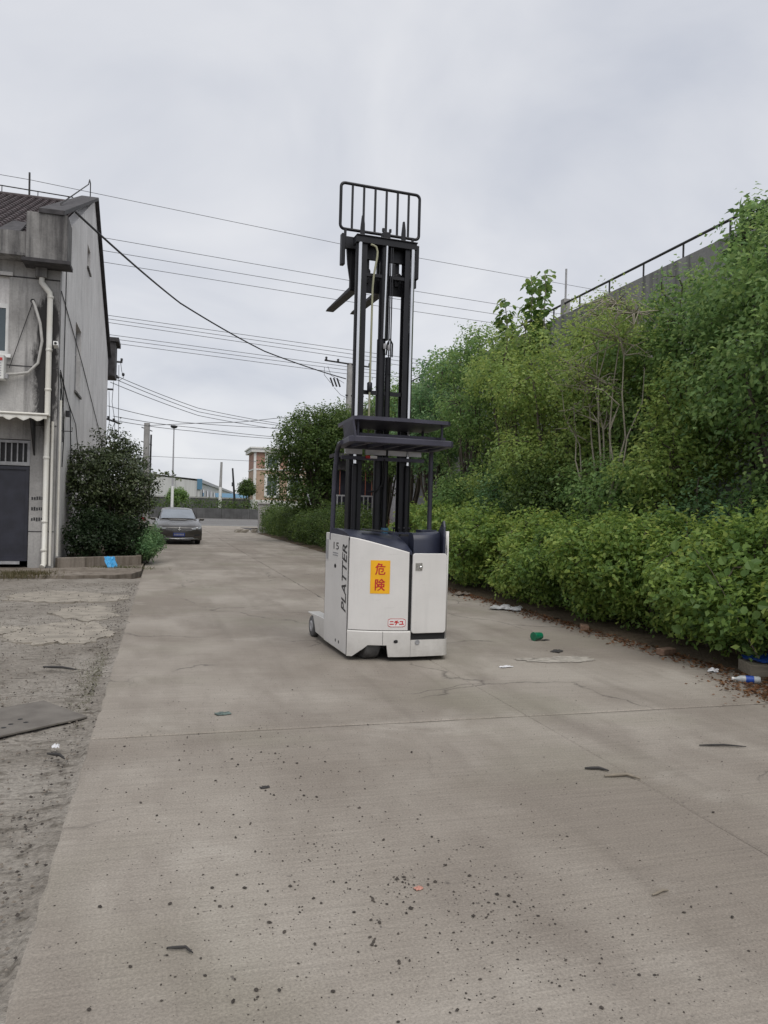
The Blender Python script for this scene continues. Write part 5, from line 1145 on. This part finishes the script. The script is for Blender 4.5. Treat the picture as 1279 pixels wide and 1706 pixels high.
# ------------------------------------------------------------------ overhead wires
def wire(label, pts, r=.011, sag=.0, m='wire', name='overhead_wire', grp='overhead wires'):
    P_ = [Vector(p) for p in pts]; out_ = []; n = 16
    for i in range(len(P_)-1):
        for k in range(n): t_ = k/n; p = P_[i].lerp(P_[i+1], t_); p.z -= sag*4*t_*(1-t_); out_.append(p)
    out_.append(P_[-1]); o = MB().tube(out_, r, 6).build(name, MT[m]); return tag(o, label, 'wire', grp)
wire('highest thin wire crossing the sky above the workshop roof', [(-40,32.5,15.6),(-5.7,35,15.0),(8.1,37.2,14.72),(23.3,39.1,14.6),(60,43,14.9)])
for lab, z in (('upper of the three wires crossing behind the forklift fork carriage', 12.3), ('middle of the three wires crossing behind the forklift fork carriage', 11.78), ('lowest of the three wires crossing behind the forklift fork carriage', 11.32)):
    wire(lab, [(-40,28,z+1.0),(-2.7,33.0,z),(8.6,34.98,z-.05),(16.3,36,z-.08),(60,43,z+.3)])
for lab, z0, z1 in (('top wire of the upper trio passing behind the middle of the mast',12.62,11.72),('middle wire of the upper trio passing behind the middle of the mast',12.41,11.45),('bottom wire of the upper trio passing behind the middle of the mast',12.20,11.17),
                    ('top wire of the lower trio ending at the insulator pole',11.5,10.62),('middle wire of the lower trio ending at the insulator pole',11.28,10.40),('bottom wire of the lower trio ending at the insulator pole',11.04,10.15)):
    wire(lab, [(-40,47,z0+2.2),(-3.37,47.8,z0),(15.8,48.5,z1),(60,50,z1-.8)], .016)
wire('thick black cable sagging from the workshop gable corner to the insulator pole', [(-2.25,20.4,8.72),(.44,31.09,9.47),(4.62,38.21,9.32),(10.1,43.95,9.27)], .030, .06, 'cable', 'power_cable', 'overhead cables')
for lab, a, b, c in (('uppermost of the sagging wires from the rear pole to the dark tree',(-2.28,39.4,7.75),(1.75,44.24,7.06),(7.4,48.2,6.85)),('second sagging wire from the rear pole to the dark tree',(-2.4,39.4,7.62),(1.76,44.24,6.86),(7.4,48.2,6.74)),('third sagging wire from the rear pole to the dark tree',(-2.6,39.4,7.45),(1.76,44.24,6.65),(7.4,48.2,6.5)),
                     ('upper flat wire above the street lamp head',(-2.7,39.4,6.3),(.8,44.51,6.26),(7.4,48.2,6.62)),('pair wire crossing behind the street lamp head',(-2.44,39.4,5.82),(1.46,44.32,5.97),(7.4,48.2,6.03)),('lower pair wire crossing behind the street lamp head',(-2.43,39.4,5.62),(1.46,44.32,5.77),(7.4,48.2,5.93))):
    wire(lab, [a,b,c], .016, .05)
wire('single wire rising to the right into the dark tree', [(-1.0,45.9,6.1),(1.82,45.26,6.33),(4.31,46.62,6.68),(7.74,47.72,7.35)], .018)
wire('faint far wire between the street lamp and the brick building', [(-40,112,8.3),(-1.98,117.1,8.76),(13.6,119.9,8.86)], .03)

# ------------------------------------------------------------------ litter, plates, loose stones
pltm = MB().slab([(.0,.0,0),(.54,.42,.0),(.18,.95,.0),(-.42,.55,.0)], (0,0,.014))
plo = thing('steel_plate', 'rusty grey sheet with a row of small holes lying on the yard', 'plate', (-1.02, 5.42, -.006)); pltm.build('sheet', MT['plate'], plo, .003)
for k_, (x, y) in enumerate(((-.02,.28),(.06,.30),(.15,.33),(.10,.42),(.03,.22))): MB().lathe([(.017,.0148),(.017,.0152)], (x,y,0), 'z', 14).build('hole', MT['black'], plo)
def stick(label, a, b, r, z=.01, m='stick', bend=.02, name='stick', side=None):
    a, b = Vector((*a,z)), Vector((*b,z)); mid = (a+b)/2+Vector((bend,bend*.6,r*.4))
    o = MB().tube([a,a.lerp(mid,.5),mid,mid.lerp(b,.5),b], [r*.6,r,r,r*.8,r*.4], 6)
    if side: o.tube([mid, mid+Vector((*side,.0))], [r*.7,r*.3], 5)
    return tag(o.build(name, MT[m]), label, name.replace('_',' '), 'sticks lying about')
stick('short black stick with a side twig on the near concrete', (.05,2.72), (.135,2.67), .005, side=(.012,-.03))
stick('thin brown twig lying on the right side of the road', (3.50,4.36), (3.80,4.27), .007)
stick('dark stick lying on the worn yard beyond the steel plate', (-1.02,7.62), (-.72,7.45), .012, .02)
stick('small black stick on the yard below the steel plate', (-.63,4.97), (-.52,4.85), .009, .02)
stick('curled pale twig on the joint right of the centre', (2.52,3.95), (2.70,3.86), .010, .012, 'wood', .05)
stick('dark splinter just past the curled pale twig', (2.48,4.10), (2.60,4.03), .009, .01)
stick('small curved twig near the bottom right stones', (1.93,2.66), (2.02,2.68), .006, .008, 'wood', .02)
gcup = thing('plastic_cup', 'green plastic cup lying on its side on the road by the hedge', 'cup', (4.45, 8.50, .052), R(20))
MB().lathe([(.050,-.08),(.044,.03),(.040,.05),(.0,.052)], (0,0,0), 'x', 20).build('cup', MT['green'], gcup); MB().lathe([(.053,-.085),(.055,-.080),(.053,-.075)], (0,0,0), 'x', 20).build('rim', MT['green'], gcup)
MB().box(.02,.13,-.07,-.01,-.051,-.045).build('lid', MT['dark'], gcup)
crumple('paper_scrap', 3.33, 7.03, .002, .13, .06, .022, MT['litter'], 'white paper scrap on the open road right of the forklift', 'litter', 4, .2, 6)
crumple('plastic_sack', 5.36, 11.35, .002, .48, .36, .09, M('dirty sack', (.42,.42,.42), .6, var=.3, vscale=14), 'grey white plastic sack crumpled at the foot of the hedge', 'sack', 5, -.6)
crumple('paper_scrap', 5.36, 6.50, .002, .12, .09, .05, MT['litter'], 'white crumpled scrap at the hedge foot left of the tarpaulin', 'litter', 6, .8, 6)
crumple('foil_scrap', 1.03, 2.93, .002, .035, .025, .014, M('pinkish foil', (.45,.22,.17), .5), 'small pink foil scrap among the dark stones on the road', 'litter', 7, .3, 5)
crumple('rag', .46, 5.75, .002, .11, .07, .018, M('grey green rag', (.09,.12,.11), .8, var=.4, vscale=30), 'small grey green rag on the concrete beyond the joint', 'rag', 8, .2, 7)
crumple('paper_scrap', -.60, 5.10, .015, .04, .07, .03, MT['litter'], 'tiny white scrap on the yard below the steel plate', 'litter', 9, .1, 5)
crumple('paper_scrap', 5.42, 13.4, .002, .30, .22, .09, MT['kerb'], 'brownish scrap at the hedge foot just right of the forklift', 'litter', 12, .1, 7)
crumple('dead_leaf', 4.30, 7.75, .002, .16, .10, .03, MT['stick'], 'large curled dark leaf on the road below the hedge', 'leaf', 13, .7, 6)
crumple('dead_leaf', .57, 4.19, .002, .05, .03, .012, MT['stick'], 'curled brown leaf among the stones left of the centre', 'leaf', 14, .2, 5)
bo = thing('plastic_bottle', 'clear plastic bottle with blue label lying at the right edge', 'bottle', (5.33, 5.98, .036), R(-28))
MB().lathe([(.012,-.13),(.013,-.11),(.030,-.08),(.034,-.05),(.034,.09),(.028,.10)], (0,0,0), 'x', 18).build('bottle', M('cloudy bottle plastic', (.40,.42,.43), .3, var=.15, vscale=20), bo); MB().lathe([(.0346,-.03),(.0348,-.028),(.0348,.04),(.0346,.042)], (0,0,0), 'x', 18).build('label_band', MT['tarp'], bo)
MB().lathe([(.014,-.148),(.015,-.145),(.015,-.13),(.014,-.128)], (0,0,0), 'x', 14).build('cap', MT['stwhite'], bo)
tb = thing('board', 'weathered grey board lying under the blue tarpaulin by the hedge', 'board', (5.72, 6.30, 0), R(-22))
MB().box(-.12,.9,-.16,.20,.005,.12).build('plank', MT['wood'], tb, .006)
crumple('tarpaulin', 5.98, 6.32, .125, .62, .46, .07, MT['tarp'], 'blue tarpaulin folded on a board at the hedge foot', 'tarpaulin', 15, -.38, 10)
for i_, (x, y, a) in enumerate(((5.48,7.42,.3),(5.50,9.2,1.1))):
    o = MB().obox((0,0,.035), (.11,0,0), (0,.055,0), (0,0,.035)).build('brick', M('old brick', (.20,.125,.085), .9, var=.25, vscale=20, bump=.3), None, .008); o.location = (x, y, 0); o.rotation_euler = (0.05,0,a)
    tag(o, ('worn brick half buried in leaves at the hedge foot near the tarpaulin','worn brick at the hedge foot behind the green cup')[i_], 'brick')

# loose stones: one scatter of real pebbles
def pebbles(name, spots, parent=None, m='stone'):
    mb = MB(); q = random.Random(77)
    for x, y, s_, z in spots:
        a = q.uniform(0,6.28); ca, sa = math.cos(a), math.sin(a); v = []
        for ux, uy, uz in ((1,0,.3),(.4,.85,.25),(-.6,.7,.35),(-1,-.1,.3),(-.3,-.9,.25),(.65,-.7,.3),(.15,.1,1.0),(0,0,-.3)):
            k = q.uniform(.75,1.2); px, py, pz = ux*s_*k, uy*s_*.75*k, uz*s_*.9*k; v.append((x+px*ca-py*sa, y+px*sa+py*ca, z+max(pz,-.003)+s_*.25))
        mb.add(v, [(i,(i+1)%6,6) for i in range(6)]+[((i+1)%6,i,7) for i in range(6)])
    return tag(mb.build(name, MT[m], parent), kind='stuff')
q = random.Random(5); spots = [(q.uniform(-.3,4.5), 2+6*q.random()**1.6, .0014+.0026*q.random()**3, 0) for _ in range(2600)]
for cx, cy, sx, sy, n in ((.9,2.6,.55,.5,800),(.55,3.9,.7,.8,700),(1.25,2.75,.22,.18,170),(1.0,2.98,.05,.05,70),(.3,5.0,.5,.5,200),(2.6,2.9,.9,.6,90),(.75,3.4,.1,.3,60),(.2,2.55,.25,.2,70),(1.3,2.35,.35,.18,150),(2.2,6.0,1.5,1.8,70),(.7,7.5,.6,1.5,60)):
    for _ in range(n):
        x, y = q.gauss(cx,sx), q.gauss(cy,sy)
        if x > -.38 and y > 1.9: spots.append((x, y, min(.010, .0024*math.exp(q.gauss(.1,.6))), .0))
tag(pebbles('loose_stones', spots), 'scattered small dark stones lying on the concrete road', 'stones')
spots = [(q.uniform(-2.6,-.5) if q.random() < .7 else q.gauss(-.55,.08), q.uniform(2.2,16), .004+.010*q.random()**3, -.012) for _ in range(2600)]
tag(pebbles('yard_gravel', spots, None, 'stone'), 'dark fine gravel strewn over the worn yard', 'gravel')
spots = [(q.uniform(-2.6,-.45), 2.2+9*q.random()**1.5, .003+.009*q.random()**2.5, -.014) for _ in range(5200)]
tag(pebbles('yard_gravel', spots, None, 'kerb'), 'pale broken concrete crumbs covering the worn yard', 'gravel')
# leaf litter under the hedge
def scatter_leaves(name, n, fx, size, pal, label, seed, z=.006):
    q = np.random.default_rng(seed); P = np.array([fx(q) for _ in range(n)]); P = np.concatenate([P, np.full((n,1), z)+q.random((n,1))*.012], 1)
    Nn = norm(np.array([0,0,1])+q.normal(size=(n,3))*.35); A = q.normal(size=(n,3)); A = norm(A-Nn*(A*Nn).sum(1,keepdims=True))
    o = leaf_object(name, P, Nn, A, size*q.uniform(.5,1.3,n), pal_pick(pal, q.random(n)), None, MT['leaf'], .32); return tag(o, label, 'leaves', None, 'stuff')
DRY = [(.06,.035,.018),(.12,.065,.03),(.20,.10,.045),(.26,.15,.08)]
scatter_leaves('leaf_litter', 2600, lambda q: (5.62-abs(q.normal(0,.16)), q.uniform(4.5,17)), .05, DRY, 'brown dead leaves strewn along the hedge foot', 3)
scatter_leaves('leaf_litter', 900, lambda q: (5.30+q.normal(0,.20), 5.55+q.normal(0,.32)), .045, DRY, 'orange brown leaf debris around the plastic bottle', 4)
# weeds in the road edge joint and by the wall
def grass(name, n, fx, h, pal, label, seed, lean=.5):
    q = np.random.default_rng(seed); P = np.array([fx(q) for _ in range(n)]); P = np.concatenate([P, np.full((n,1), -.015)], 1)
    A = norm(np.array([0,0,1])+q.normal(size=(n,3))*lean*np.array([1,1,.2])); Nn = norm(np.cross(A, q.normal(size=(n,3))))
    o = leaf_object(name, P, Nn, A, h*q.uniform(.4,1.2,n), pal_pick(pal, q.random(n)), None, MT['leaf'], .05); return tag(o, label, 'weeds', None, 'stuff')
GR = [(.035,.045,.015),(.07,.09,.025),(.11,.12,.045),(.13,.12,.06)]
grass('weeds', 1500, lambda q: (-.50-abs(q.normal(0,.09)), 7.2+q.normal(0,.7)), .028, GR, 'low green weeds growing in the broken edge of the road', 6, 1.4)
grass('weeds', 2200, lambda q: (-2.75+q.normal(0,.30), 17.3+q.normal(0,.30)), .13, [(.06,.055,.025),(.10,.095,.04),(.15,.13,.07),(.18,.15,.09)], 'tuft of dry grassy weeds at the workshop wall foot', 7, .5)
grass('weeds', 700, lambda q: (-.95+q.normal(0,.35), 19.2+q.normal(0,.12)), .12, GR, 'weeds under the planting bed kerb near the blue bag', 8, .6)
